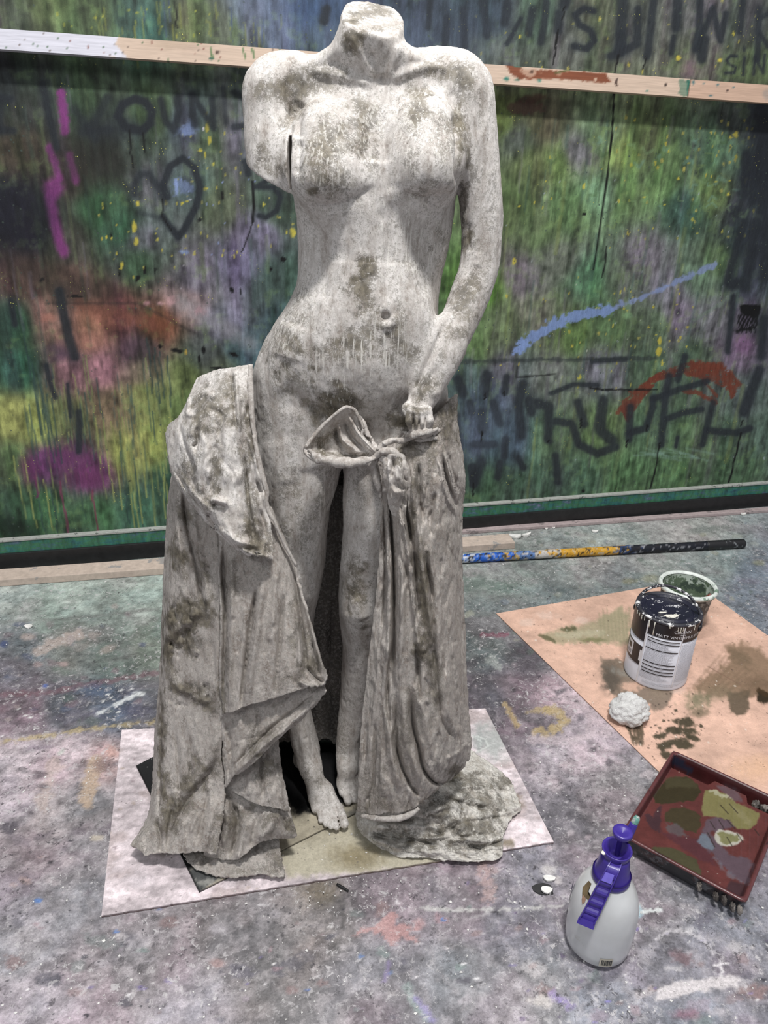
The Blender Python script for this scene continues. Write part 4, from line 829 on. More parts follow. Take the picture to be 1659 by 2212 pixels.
# ---- pump spray bottle
sx, sy = .428, .935
spb = thing('spray_bottle', (sx, sy, 0), 'white pressure spray bottle with purple pump head in front of the paint tray', 'spray bottle')
n = NT('translucent_bottle'); f = n.noise(8, 4, .6); sm = n.noise(26, 6, .75)
c = n.ramp(f, [(.3, (.52,.53,.53)), (.7, (.66,.67,.69))]); c = n.mix(n.ramp(sm, [(.66, 0.0), (.74, .6)]), c, (.42,.40,.36))
BOT = n.out(c, .25, n.bump(n.noise(5, 3, .5), .25, .01), Subsurface_Weight=.15, Subsurface_Radius=(.02,.02,.02), Coat_Weight=.25, Coat_Roughness=.2)
PUR = simple('purple_plastic', (.045,.026,.24), .3, .12, 30, .05, Specular_IOR_Level=.5); PURD = simple('dark_purple_plastic', (.026,.015,.15), .35, .15, 30, .05)  # second purple is darker, for the ring, rod and printed marks
bh = [(0,.001),(.048,.001),(.053,.004),(.0585,.012),(.0605,.03),(.0612,.06),(.0612,.092),(.0595,.113),(.0555,.132),(.049,.149),(.041,.162),(.034,.171),(.029,.177),(.026,.182),(.026,.19),(0,.19)]
lathe('bottle_body', bh, BOT, spb, (sx, sy, 0), 72)
lathe('collar', [(.032,.172),(.0335,.174),(.0342,.180),(.0335,.187),(.031,.190),(.028,.206),(.0255,.222),(.023,.232),(0,.232)], PUR, spb, (sx, sy, 0), 48)
lathe('collar_ring', [(.0335,.187),(.0342,.188),(.0333,.1895)], PURD, spb, (sx, sy, 0), 48)
lathe('funnel', [(.021,.226),(.0245,.237),(.0262,.246),(.0254,.2475),(.022,.244),(.013,.236),(.008,.228),(.0,.226)], PUR, spb, (sx, sy, 0), 48)
lathe('pump_rod', [(.0045,.225),(.0045,.272),(.007,.276),(0,.278)], PURD, spb, (sx+.002, sy, 0), 16)
lathe('pump_knob', [(.005,.272),(.013,.2755),(.0165,.281),(.0170,.287),(.0158,.289),(.010,.287),(.0,.2845)], PUR, spb, (sx+.003, sy, 0), 40)
vdir = np.array([-sx, -sy]); vdir /= np.linalg.norm(vdir); srt = np.array([-vdir[1], vdir[0]]); srt = srt if srt[0] > 0 else -srt
def sb(a, b, z): return np.array([sx, sy, 0])+np.append(vdir*a+srt*b, z)
# lever: channel section running down the front
pts = [(.022,.004,.236),(.034,.001,.232),(.046,-.004,.214),(.056,-.010,.188),(.066,-.016,.160),(.075,-.022,.136)]
wd = [.009,.0105,.0115,.0125,.013,.0135]
tt_ = np.linspace(0, 5, 40); PC = catmull(np.array(pts, float), tt_); WD = np.interp(tt_, range(6), wd)
prof = [(-1, -.006), (-1, .003), (-.84, .003), (-.80, -.002), (.80, -.002), (.84, .003), (1, .003), (1, -.006)]
V = []
for i in range(40):
    tg = PC[min(i+1, 39)]-PC[max(i-1, 0)]; tg /= np.linalg.norm(tg); nn = np.array([-tg[2], 0, tg[0]]); nn = nn if nn[0] > 0 or nn[2] > 0 else -nn
    nn /= np.linalg.norm(nn)
    for (b_, h_) in prof:
        hh = h_+(.0018*math.sin(i*1.15) if abs(b_) < .82 and 14 < i < 37 else 0)
        q_ = PC[i]+nn*hh; V.append(sb(q_[0], q_[1]+b_*WD[i], q_[2]))
V = np.array(V).reshape(40, 8, 3).transpose(1, 0, 2).reshape(-1, 3)
lv = npmesh('trigger_lever', V, gridquads(8, 40, True), PUR, spb, False)
poly_obj('lever_tip', [sb(0.075,-.022-.0145,.138),sb(0.075,-.022+.0145,.138),sb(0.081,-.023+.0145,.128),sb(0.081,-.023-.0145,.128),sb(0.069,-.022-.0145,.131),sb(0.069,-.022+.0145,.131)], [[0,1,2,3],[3,2,5,4],[0,3,4],[1,5,2],[0,4,5,1]], PUR, spb)
poly_obj('lever_pad', [sb(.0405,-.003-.008,.2268),sb(.0405,-.002+.007,.2268),sb(.0485,-.005+.008,.2123),sb(.0485,-.006-.0085,.2123),sb(.042,-.004,.2265),sb(.05,-.004,.21)], [[0,1,2,3]], simple('pale_purple_plastic', (.16,.13,.55), .35), spb)
tube('nozzle', [sb(-.022,.012,.255),sb(-.032,.016,.272),sb(-.036,.018,.280)], [.008,.0075,.007], PUR, spb, 14)
tube('nozzle_tip', [sb(-.036,.018,.280),sb(-.040,.020,.288),sb(-.042,.021,.293)], [.0062,.0062,.004], speckled('green_grey_nozzle', (.12,.28,.24), (.4,.42,.4), .4, 200, .5), spb, 14)
def sonc(phi, z, r):
    ph = math.radians(phi); return np.array([sx, sy, 0])+np.append((vdir*math.cos(ph)+srt*math.sin(ph))*r, z)
def spatch(name, p0, p1, za, zb_, r, mat, par=spb):
    V = []; n = 8
    for k in range(n):
        for z in (zb_, za): V.append(sonc(p0+(p1-p0)*k/(n-1), z, r))
    return npmesh(name, V, gridquads(n, 2), mat, par, True)
bl = spatch('barcode_label', 12, 34, .006+.012, .038, .0616, simple('old_label_paper', (.5,.46,.38), .6, .1), spb)
for k, ph in enumerate((15,17,18.2,20,21,22.5,24,25,26.2,28,29,30.5,31.5)): spatch('barcode_line', ph, ph+(.9 if k % 3 else 1.5), .021, .035, .0619, simple('barcode_ink', (.04,.04,.04), .6) if k == 0 else bpy.data.materials['barcode_ink'], bl)
GRM = simple('brown_smear', (.13,.095,.05), .5, .4)
def smear(name, phz, r, mat):
    c = [sonc(a, z, r(z)) for a, z in phz]; m = np.mean(c, 0)+np.append(0*vdir, 0)
    V = [np.mean(c, 0)*.0+sonc(np.mean([a for a, _ in phz]), np.mean([z for _, z in phz]), r(np.mean([z for _, z in phz])))]+c
    return poly_obj(name, V, [[0, k+1, (k+1) % len(c)+1] for k in range(len(c))], mat, spb, True)
rb = lambda z: float(np.interp(z, [b[1] for b in bh[1:]], [b[0] for b in bh[1:]]))+.0012
for k, pz in enumerate(([(-62,.166),(-50,.168),(-46,.158),(-30,.154),(-18,.157),(-16,.151),(-30,.147),(-42,.147),(-46,.140),(-52,.146),(-60,.152)],)): smear('brown_stain', pz, rb, GRM)
smear('rust_stain', [(-48,.146),(-38,.146),(-37,.138),(-40,.133),(-46,.139)], lambda z: rb(z)+.0003, simple('rust_smear', (.36,.22,.15), .5, .3))
for z in (.035, .072, .098): spatch('printed_mark', -100, -86, z, z+.02, .0618, PURD)
lump('paint_blob', sb(.018,-.020,.2445), (.0045,.0045,.0018), DRIPM, spb, 5, .4, 2, 10)

# ---- long painted pole
q0 = atZ(880, 1213, .018); q1 = atZ(1528, 1178, .018); q2 = atZ(1604, 1171, .018); dirp = (q1-q0)/np.linalg.norm(q1-q0); q2 = q1+dirp*np.linalg.norm(q2-q1)
pole = thing('broom_pole', tuple((q0+q2)/2*np.array([1,1,0])), 'long wooden pole splashed with blue and yellow paint lying on the floor', 'pole')
seg = 16; nl = 240; th = np.linspace(0, 2*math.pi, seg, endpoint=False)
ax = (q1-q0)/np.linalg.norm(q1-q0); s1_ = np.cross(ax, [0, 0, 1]); up_ = np.array([0, 0, 1.0])
tl = np.linspace(0, 1, nl); V = (q0+(q1-q0)*tl[None, :, None])+.0168*(np.cos(th)[:, None, None]*s1_+np.sin(th)[:, None, None]*up_)
V = V.reshape(-1, 3); p = Paint(V); tx = np.tile(tl, seg); xs_ = p.X
n1_ = fbm2(xs_/14, np.repeat(np.arange(seg), nl)*.55, 3, 3)-.5; xx = xs_+n1_*120
for lo, hi, c in ((0,1040,(190,195,205)),(1020,1100,(40,95,190)),(1092,1118,(190,150,60)),(1110,1150,(90,120,170)),(1150,1205,(185,180,175)),(1195,1340,(196,148,52)),(1335,1365,(50,70,110)),(1362,1540,(32,34,42))):
    m = sst(lo-6, lo+6, xx)*(1-sst(hi-6, hi+6, xx)); p.C = p.C*(1-m[:, None])+np.array(c)/255.*m[:, None]
n2_ = fbm2(xs_/6, np.repeat(np.arange(seg), nl)*.9, 9, 3); m = .7*sst(.64, .70, n2_); p.C = p.C*(1-m[:, None])+np.array((180,180,185))/255.*m[:, None]
m = sst(.62, .68, 1-n2_); p.C = p.C*(1-m[:, None])+np.array((40,38,42))/255.*m[:, None]
npmesh('pole_shaft', V, gridquads(seg, nl, True), painted('pole_paint', .4, (60, 200), .3, .3), pole, True, {'Col': p.lincol(.95)})
GRIP = speckled('black_grip', (.012,.012,.014), (.15,.16,.17), .45, 60, .6)
Lg = np.linalg.norm(q2-q1)
lathe('pole_grip', [(0,-.006),(.0175,-.006),(.0182,0),(.0182,Lg-.012),(.0175,Lg-.004),(.011,Lg),(0,Lg)], GRIP, pole, q1, 20, axis=ax)

# ---- bits of plaster and scraps
FLK = simple('plaster_flake', (.74,.73,.71), .8, .12, 80, .5); DKF = speckled('black_flake', (.02,.02,.022), (.4,.4,.4), .5, 60, .62)
def flake(x, y, w, d, h, mat, seed, label, cat, group=None, zb_=0.0, name='plaster_flake', ang=0, curl=.25):
    c = atZ(x, y, zb_); r = np.random.default_rng(seed); n = 9
    V = []; 
    for lvl in (0, 1):
        for k in range(n):
            a = 2*math.pi*k/n+r.uniform(-.1, .1) if lvl == 0 else 2*math.pi*k/n
            rr = .75+.35*vn2(np.array([k*1.3]), np.array([seed*2.7]), seed)[0]
            px_, py_ = w*rr*math.cos(a), d*rr*math.sin(a); ca, sa = math.cos(ang), math.sin(ang)
            z = zb_+.0006+(h if lvl else 0)+curl*h*4*((px_/w)**2)*(1 if lvl else .9)
            V.append([c[0]+px_*ca-py_*sa, c[1]+px_*sa+py_*ca, z])
    V.append([c[0], c[1], zb_+.0006]); V.append([c[0], c[1], zb_+.0006+h])
    F = [[k, (k+1) % n, (k+1) % n+n, k+n] for k in range(n)]+[[(k+1) % n, k, 2*n] for k in range(n)]+[[k+n, (k+1) % n+n, 2*n+1] for k in range(n)]
    o = poly_obj(name, V, F, mat, None, False); return tag(o, label, cat, group)
flake(1172, 1922, .026, .017, .0018, DKF, 3, 'black paint scrap on the floor left of the spray bottle', 'scrap', name='paint_scrap', curl=.1)
flake(1180, 1924, .012, .009, .003, FLK, 5, 'lower white flake lying on the black scrap left of the spray bottle', 'flake', zb_=.003)
flake(1187, 1899, .014, .008, .003, FLK, 6, 'upper white flake just above the black scrap left of the spray bottle', 'flake', zb_=.001)
flake(1112, 1161, .030, .014, .008, FLK, 7, 'curled white plaster flake at the end of the timber plank', 'flake')
flake(1136, 1158, .026, .008, .008, FLK, 8, 'narrow white plaster flake right of the curled one near the timber plank', 'flake', ang=.5)
flake(1284, 1149, .016, .010, .005, FLK, 9, 'small white plaster flake on the floor beyond the pole', 'flake')
flake(62, 1355, .013, .011, .004, FLK, 10, 'white plaster flake alone on the grey green floor at far left', 'flake')
flake(1180, 1143, .007, .006, .003, FLK, 11, 'tiny white crumb left of two beyond the pole', 'flake'); flake(1196, 1141, .006, .006, .003, FLK, 12, 'tiny white crumb right of two beyond the pole', 'flake')
flake(1605, 1112, .014, .009, .006, FLK, 13, 'white crumb at right near the thin lath', 'flake')
c_ = atZ(740, 1917, .004)
o = tube('black_stick', [c_+np.array([-.012,.007,0]), c_, c_+np.array([.012,-.008,.001])], [.0025,.003,.002], BLACK, None, 6, lump=.001, sub=3)
tag(o, 'short black stick on the floor in front of the white board', 'stick')
q = np.random.default_rng(21); V = []; F = []
def crumb(x, y, s, zb_):
    b = len(V); c = atZ(x, y, zb_); a0 = q.uniform(0, 6.28)
    for k in range(4): V.append([c[0]+s*math.cos(a0+k*1.57)*q.uniform(.3, 1.6), c[1]+s*math.sin(a0+k*1.57)*q.uniform(.3, 1.6), zb_+.0004])
    V.append([c[0], c[1], zb_+s*.9])
    for k in range(4): F.append([b+k, b+(k+1) % 4, b+4])
for k in range(620):
    x = q.uniform(0, 1659); y = 1160+1050*q.random()**1.2
    if 300 < x < 1010 and y < 1560: continue
    crumb(x, y, q.uniform(.0008, .0028), .0005)
for k in range(230): crumb(q.uniform(240, 1150), q.uniform(1600, 1960), q.uniform(.0008, .0024), BZ+.0004)
for k in range(60): crumb(q.uniform(560, 860), q.uniform(1880, 1990), q.uniform(.0006, .0016), .0005)
o = npmesh('plaster_crumbs', V, np.array(F), FLK, None, False); tag(o, 'fine white plaster crumbs scattered over floor and boards', 'crumbs', kind='stuff')
# ================================================================ THE STATUE
YC = 1.30
# ---- body as a blended distance field, then one continuous surface
VOX = 0.0025
X0, X1, Yb0, Yb1, Zb0, Zb1 = -.285, .215, 1.10, 1.425, .004, 1.555
gx = np.arange(X0, X1, VOX, dtype=np.float32); gy = np.arange(Yb0, Yb1, VOX, dtype=np.float32); gz = np.arange(Zb0, Zb1, VOX, dtype=np.float32)
FLD = np.full((len(gx), len(gy), len(gz)), .2, dtype=np.float32)
def sub(lo, hi):
    s = []
    for g, a, b in zip((gx, gy, gz), lo, hi): s.append(slice(max(0, int(np.searchsorted(g, a))), min(len(g), int(np.searchsorted(g, b))+1)))
    return tuple(s)
def smin(a, b, k):
    h = np.maximum(k-np.abs(a-b), 0)/k; return np.minimum(a, b)-h*h*k*.25
def smax(a, b, k): return -smin(-a, -b, k)
def blend(fn, lo, hi, k, carve=False):
    m = .03+k; s = sub([v-m for v in lo], [v+m for v in hi])
    x, y, z = gx[s[0]][:, None, None], gy[s[1]][None, :, None], gz[s[2]][None, None, :]
    d = fn(x, y, z).astype(np.float32)
    FLD[s] = smax(FLD[s], -d, k) if carve else smin(FLD[s], d, k)
def cone(a, b, ra, rb, k=.02, sy=1.0):
    a, b = np.array(a, float), np.array(b, float); R = max(ra, rb); ab = b-a; L2_ = ab@ab
    def fn(x, y, z):
        t = np.clip(((x-a[0])*ab[0]+(y-a[1])*ab[1]+(z-a[2])*ab[2])/L2_, 0, 1)
        dx = x-a[0]-t*ab[0]; dy = (y-a[1]-t*ab[1])/sy; dz = z-a[2]-t*ab[2]
        return np.sqrt(dx*dx+dy*dy+dz*dz)-(ra+(rb-ra)*t)
    blend(fn, np.minimum(a, b)-R*max(1, sy), np.maximum(a, b)+R*max(1, sy), k)
def chain(pts, rad, ks, m=5):
    P_ = np.array([atY(*p) for p in pts]); t = np.linspace(0, len(pts)-1, (len(pts)-1)*m+1); C_ = catmull(P_, t)
    rr = catmull(np.array(rad, float)[:, None], t)[:, 0]
    lo, hi = C_.min(0)-max(rad), C_.max(0)+max(rad); kk = max(ks)
    s = sub([v-.04-kk for v in lo], [v+.04+kk for v in hi]); x, y, z = gx[s[0]][:, None, None], gy[s[1]][None, :, None], gz[s[2]][None, None, :]
    best = None; tb = None
    for i in range(len(t)-1):
        a, b = C_[i], C_[i+1]; ab = b-a; u = np.clip(((x-a[0])*ab[0]+(y-a[1])*ab[1]+(z-a[2])*ab[2])/(ab@ab), 0, 1)
        d = (np.sqrt((x-a[0]-u*ab[0])**2+(y-a[1]-u*ab[1])**2+(z-a[2]-u*ab[2])**2)-(rr[i]+(rr[i+1]-rr[i])*u)).astype(np.float32)
        if best is None: best = d; tb = np.full(d.shape, t[i], np.float32)
        else: tb = np.where(d < best, np.float32(t[i]), tb); best = smin(best, d, .006)
    k = np.interp(tb, np.arange(len(ks)), ks).astype(np.float32)
    FLD[s] = smin(FLD[s], best, k)
def ell(c, r, k=.02, carve=False):
    c, r = np.array(c, float), np.array(r, float)
    def fn(x, y, z):
        q = np.sqrt(((x-c[0])/r[0])**2+((y-c[1])/r[1])**2+((z-c[2])/r[2])**2); return (q-1)*r.min()
    blend(fn, c-r, c+r, k, carve)
def profile(Ledge, Redge, Yl, fr, bk, k, n=2.3, zlo=None, zhi=None):
    """slices along z: left/right silhouettes in picture coordinates at depth Yl(z)"""
    L = np.array([atY(x, y, Yl) for x, y in Ledge]); Rr = np.array([atY(x, y, Yl) for x, y in Redge])
    o = np.argsort(L[:, 2]); L = L[o]; o = np.argsort(Rr[:, 2]); Rr = Rr[o]
    zlo = zlo if zlo is not None else max(L[0, 2], Rr[0, 2]); zhi = zhi if zhi is not None else min(L[-1, 2], Rr[-1, 2])
    def sm(zq, zs, vs):
        v = np.interp(zq, zs, vs); 
        return v
    zg = np.linspace(zlo-.05, zhi+.05, 400); kern = np.hanning(15); kern /= kern.sum()
    def prep(zs, vs): v = np.interp(zg, zs, vs); v = np.convolve(np.pad(v, 7, 'edge'), kern, 'valid'); return v
    xl, xr = prep(L[:, 2], L[:, 0]), prep(Rr[:, 2], Rr[:, 0])
    fr = np.array(fr, float); bk = np.array(bk, float)
    fz = prep(fr[::-1, 0] if fr[0, 0] > fr[-1, 0] else fr[:, 0], fr[::-1, 1] if fr[0, 0] > fr[-1, 0] else fr[:, 1])
    bz = prep(bk[::-1, 0] if bk[0, 0] > bk[-1, 0] else bk[:, 0], bk[::-1, 1] if bk[0, 0] > bk[-1, 0] else bk[:, 1])
    def fn(x, y, z):
        z1 = z.ravel(); a_l = np.interp(z1, zg, xl)[None, None]; a_r = np.interp(z1, zg, xr)[None, None]
        cx_ = (a_l+a_r)/2; a = (a_r-a_l)/2; yf = np.interp(z1, zg, fz)[None, None]; yb = np.interp(z1, zg, bz)[None, None]
        yc = (yf+yb)/2; b = (yb-yf)/2
        dx = x-cx_; dy = y-yc; r = np.sqrt(dx*dx+dy*dy)+1e-6
        q = (np.abs(dx/a)**n+np.abs(dy/b)**n)**(1/n)+1e-6
        d = r*(1-1/q); d = np.where(q < .3, -np.minimum(a, b)*.7, d)
        return smax(smax(d, z-zhi, .012), zlo-z, .012)
    blend(fn, (xl.min()-.01, fz.min()-.01, zlo), (xr.max()+.01, bz.max()+.01, zhi), k)
    return zg, xl, xr
TL = [(744,-14),(741,20),(733,60),(716,98),(692,116),(668,134),(650,165),(640,210),(638,260),(640,300),(637,350),(628,400),(629,440),(637,480),(645,530),(645,590),(640,620),(625,650),(600,690),(575,730),(556,770),(545,805),(541,850),(540,900),(545,950),(552,1000),(560,1040)]
TR = [(872,-14),(872,60),(870,88),(882,108),(908,120),(940,140),(965,170),(978,210),(985,260),(988,300),(988,350),(986,400),(983,440),(979,480),(973,520),(964,560),(953,600),(946,650),(946,700),(950,740),(957,780),(966,830),(970,880),(968,930),(955,1000),(945,1040)]
FRONT = [(1.56,1.232),(1.49,1.242),(1.455,1.262),(1.43,1.270),(1.41,1.262),(1.385,1.246),(1.355,1.234),(1.30,1.222),(1.24,1.226),(1.19,1.232),(1.14,1.226),(1.08,1.207),(1.03,1.200),(.98,1.204),(.93,1.214),(.89,1.222),(.82,1.222),(.75,1.22)]
BACK = [(1.56,1.352),(1.48,1.358),(1.43,1.375),(1.36,1.392),(1.28,1.392),(1.20,1.375),(1.13,1.372),(1.05,1.395),(.97,1.41),(.88,1.40),(.75,1.38)]
profile(TL, TR, YC, FRONT, BACK, .01, 2.25, zlo=.835, zhi=1.545)
A3 = atY
# shoulders
chain([(640,160,1.315),(590,193,1.312),(583,262,1.300),(584,330,1.288),(594,440,1.280)], [.030,.0425,.0375,.0362,.0350], [.04,.03,.012,.006,.006])
chain([(925,152,1.315),(995,184,1.312),(1018,262,1.305),(1034,390,1.298),(1041,480,1.298),(1035,575,1.292),(1010,650,1.272),(972,745,1.236),(919,848,1.200)], [.030,.0425,.0365,.0330,.0322,.0310,.0310,.0255,.0205], [.04,.03,.012,.008,.006,.005,.004,.004,.004])
# chest, breasts
ell(A3(704,380,1.229), (.052,.050,.046), .046); ell(A3(922,364,1.232), (.048,.049,.045), .046)
ell(A3(700,320,1.250), (.050,.036,.06), .04); ell(A3(922,305,1.252), (.047,.036,.06), .04)
ell(A3(686,392,1.1865), (.006,.004,.006), .012); ell(A3(960,386,1.2045), (.006,.005,.006), .012)
ell(A3(790,760,1.225), (.085,.03,.06), .05); ell(A3(800,600,1.245), (.05,.03,.09), .05); ell(A3(830,700,1.222), (.05,.022,.045), .04)
# thighs and lower legs
def zY(x, y, Y): return float(atY(x, y, Y)[2])
LL = [(575,870),(560,930),(553,1000),(562,1050),(575,1100),(583,1150),(590,1220),(596,1290),(600,1350),(602,1400),(606,1450),(612,1520),(618,1560),(627,1600),(641,1640)]
LR = [(735,870),(740,950),(737,1008),(728,1050),(712,1100),(706,1150),(702,1220),(692,1270),(679,1330),(674,1380),(671,1440),(668,1500),(668,1540),(679,1590),(692,1640)]
zk = [zY(x, y, 1.30) for x, y in ((600,950),(600,1100),(600,1280),(600,1400),(600,1540),(600,1640))]
profile(LL, LR, 1.29, [(zk[0],1.225),(zk[1],1.222),(zk[2],1.232),(zk[3],1.252),(zk[4],1.262),(zk[5],1.262)], [(zk[0],1.39),(zk[1],1.385),(zk[2],1.345),(zk[3],1.365),(zk[4],1.345),(zk[5],1.345)], .022, 2.1)
RL = [(760,870),(748,950),(743,1005),(741,1080),(742,1140),(737,1200),(733,1260),(733,1320),(738,1370),(740,1400),(737,1450),(735,1500),(730,1558),(726,1601),(724,1640)]
RR = [(930,870),(935,950),(915,1005),(900,1080),(880,1140),(860,1200),(842,1280),(832,1340),(820,1390),(812,1450),(806,1500),(792,1558),(778,1601),(774,1640)]
profile(RL, RR, 1.30, [(zk[0],1.23),(zk[1],1.215),(zk[2],1.228),(zk[3],1.252),(zk[4],1.282),(zk[5],1.285)], [(zk[0],1.39),(zk[1],1.38),(zk[2],1.345),(zk[3],1.375),(zk[4],1.352),(zk[5],1.352)], .012, 2.1)
ell(A3(640,1262,1.245), (.030,.022,.040), .03); ell(A3(782,1318,1.243), (.028,.022,.040), .03)
# feet (planted on the plate)
FZ = .0125
def A4(x, y, z): return atZ(x, y, z)
a_ = A3(653,1602,1.300); cone(a_, A4(670,1655,.085), .0200, .0215, .015); cone(A4(670,1655,.085), A4(688,1716,.042), .0215, .0235, .02, 1.0)
cone(A4(655,1640,.045), A4(662,1600,.030), .024, .021, .02); cone(A4(690,1706,.038), A4(731,1746,.0265), .0235, .0115, .012); cone(A4(688,1706,.036), A4(683,1746,.0255), .024, .0115, .012); cone(A4(700,1712,.037), A4(708,1750,.027), .022, .0115, .012)
for (bx_, by_), (tx_, ty_), r_ in (((734,1746),(744,1780),.0098),((720,1754),(727,1788),.0066),((709,1754),(715,1786),.0062),((698,1752),(704,1781),.0060),((687,1747),(693,1773),.0057)):
    b_ = A4(bx_, by_, .026); t_2 = A4(tx_, ty_, FZ+r_+.004); mid = (b_+t_2)/2+np.array([0,0,.002]); cone(b_, mid, r_*1.05, r_*.90, .0022); cone(mid, t_2, r_*.90, r_, .002)
a_ = A3(751,1605,1.318); cone(a_, A4(751,1652,.080), .0185, .0205, .015); cone(A4(751,1652,.080), A4(748,1688,.040), .0205, .0205, .02)
cone(A4(752,1640,.04), A4(752,1618,.03), .023, .02, .02); cone(A4(748,1686,.036), A4(744,1712,.026), .02, .0115, .014); cone(A4(755,1686,.036), A4(766,1708,.025), .02, .0115, .014); cone(A4(765,1680,.035), A4(785,1700,.025), .018, .011, .014)
for (bx_, by_), (tx_, ty_), r_ in (((743,1702),(752,1729),.0105),((760,1702),(767,1727),.0085),((772,1698),(778,1719),.008),((783,1694),(788,1712),.0076)):
    b_ = A4(bx_, by_, .026); t_2 = A4(tx_, ty_, FZ+r_+.003); mid = (b_+t_2)/2+np.array([0,0,.002]); cone(b_, mid, r_*1.05, r_*.92, .004); cone(mid, t_2, r_*.92, r_, .003)
# hand clutching the cloth: palm, thumb and four fingers
W_ = A3(919,850,1.200); PALM = A3(906,886,1.186)
cone(W_, PALM, .0205, .0195, .012, .8)
ft = [((888,884),(885,910),(893,934)),((900,888),(899,914),(905,940)),((912,888),(913,914),(916,942)),((924,884),(927,908),(927,936))]
for k_, (p1_, p2_, p3_) in enumerate(ft):
    Y_ = 1.158+.003*k_; a1, a2, a3_ = A3(*p1_, Y_), A3(*p2_, Y_-.010), A3(*p3_, Y_+.000); cone(a1, a2, .0078, .0072, .0025); cone(a2, a3_, .0072, .0062, .002)
cone(A3(894,872,1.188), A3(879,882,1.176), .0105, .0085, .008); cone(A3(879,882,1.176), A3(885,902,1.168), .0085, .0070, .004)
for x_ in (893.5, 906.5, 919.0): ell(A3(x_, 912, 1.146), (.0021,.012,.020), .0022, True)
# carve: underside of the stump, neck cut, navel, armpit grooves
def halfspace(p, nrm, lo, hi, k, rough=0.0):
    p = np.array(p, float); nrm = np.array(nrm, float)/np.linalg.norm(nrm)
    s = sub(lo, hi); x, y, z = gx[s[0]][:, None, None], gy[s[1]][None, :, None], gz[s[2]][None, None, :]
    d = (x-p[0])*nrm[0]+(y-p[1])*nrm[1]+(z-p[2])*nrm[2]
    if rough: d = d+rough*(np.sin(x*170+y*90)+np.sin(y*210-x*70)+np.sin(x*60-y*120))
    FLD[s] = smax(FLD[s], d.astype(np.float32), k)
pa, pb_ = A3(540,352,1.29), A3(632,396,1.29); e_ = pb_-pa; nr = np.cross(e_, [0, 1, .28]); nr = nr if nr[2] < 0 else -nr
halfspace(pa, nr, (-.3,1.2,1.18), (float(pb_[0])+.0035,1.34,1.36), .003)
n1p, n2p, n3p = A3(740,14,1.300), A3(873,52,1.300), A3(812,80,1.240); nr = np.cross(n2p-n1p, n3p-n1p); nr = nr if nr[2] > 0 else -nr
halfspace(n1p*.5+n2p*.5, nr, (-.2,1.1,1.46), (.2,1.425,1.56), .003, .0006)
ell(A3(833,685,1.192), (.0055,.012,.0065), .008, True); ell(A3(636,352,1.28), (.0042,.12,.040), .003, True)
ell(A3(833,694,1.198), (.012,.006,.005), .012)
# ---- surface nets
def surface_nets(F, ox, oy, oz, h):
    s = F < 0
    nx_, ny_, nz_ = F.shape
    c = [(i, j, k) for i in (0, 1) for j in (0, 1) for k in (0, 1)]
    cnt = np.zeros((nx_-1, ny_-1, nz_-1), np.int8)
    for i, j, k in c: cnt += s[i:nx_-1+i, j:ny_-1+j, k:nz_-1+k]
    act = np.nonzero((cnt > 0) & (cnt < 8)); n = len(act[0])
    vid = np.full(cnt.shape, -1, np.int32); vid[act] = np.arange(n)
    val = {q: F[act[0]+q[0], act[1]+q[1], act[2]+q[2]] for q in c}
    acc = np.zeros((n, 3)); m = np.zeros(n)
    for a in c:
        for ax_ in range(3):
            if a[ax_] == 0:
                b = list(a); b[ax_] = 1; b = tuple(b); va, vb = val[a], val[b]; x = (va < 0) != (vb < 0)
                t = np.where(x, va/(va-vb+1e-12), 0); p_ = np.array(a, float)[None]+np.zeros((n, 3)); p_[:, ax_] += t
                acc += p_*x[:, None]; m += x
    V = acc/m[:, None]+np.stack(act, -1); V = V*h+np.array([ox, oy, oz])
    Q = []
    for ax_ in range(3):
        b = [slice(1, -1)]*3; b[ax_] = slice(0, -1); a0 = s[tuple(b)]; b2 = list(b); b2[ax_] = slice(1, None); a1 = s[tuple(b2)]
        i = np.nonzero(a0 != a1); I = [i[q]+(0 if q == ax_ else 1) for q in range(3)]; u_, v_ = [(1, 2), (2, 0), (0, 1)][ax_]
        def cell(du, dv):
            J = [I[0].copy(), I[1].copy(), I[2].copy()]; J[u_] = J[u_]-du; J[v_] = J[v_]-dv; return vid[J[0], J[1], J[2]]
        q = np.stack([cell(1, 1), cell(0, 1), cell(0, 0), cell(1, 0)], -1); fl_ = ~a0[i]; q[fl_] = q[fl_][:, ::-1]; Q.append(q)
    return V, np.concatenate(Q)
BV, BQ = surface_nets(FLD, X0, Yb0, Zb0, VOX)
def vnormals(V, Q):
    n = np.cross(V[Q[:, 2]]-V[Q[:, 0]], V[Q[:, 3]]-V[Q[:, 1]]); N = np.zeros_like(V)
    for k in range(Q.shape[1]): np.add.at(N, Q[:, k], n)
    return N/(np.linalg.norm(N, axis=1)[:, None]+1e-12)
def laplace(V, Q, it=2, lam=.5):
    for _ in range(it):
        S_ = np.zeros_like(V); c = np.zeros(len(V))
        for a, b in ((0, 1), (1, 2), (2, 3), (3, 0)):
            np.add.at(S_, Q[:, a], V[Q[:, b]]); np.add.at(c, Q[:, a], 1); np.add.at(S_, Q[:, b], V[Q[:, a]]); np.add.at(c, Q[:, b], 1)
        V = V*(1-lam)+lam*S_/c[:, None]
    return V
BV = laplace(BV, BQ, 3)
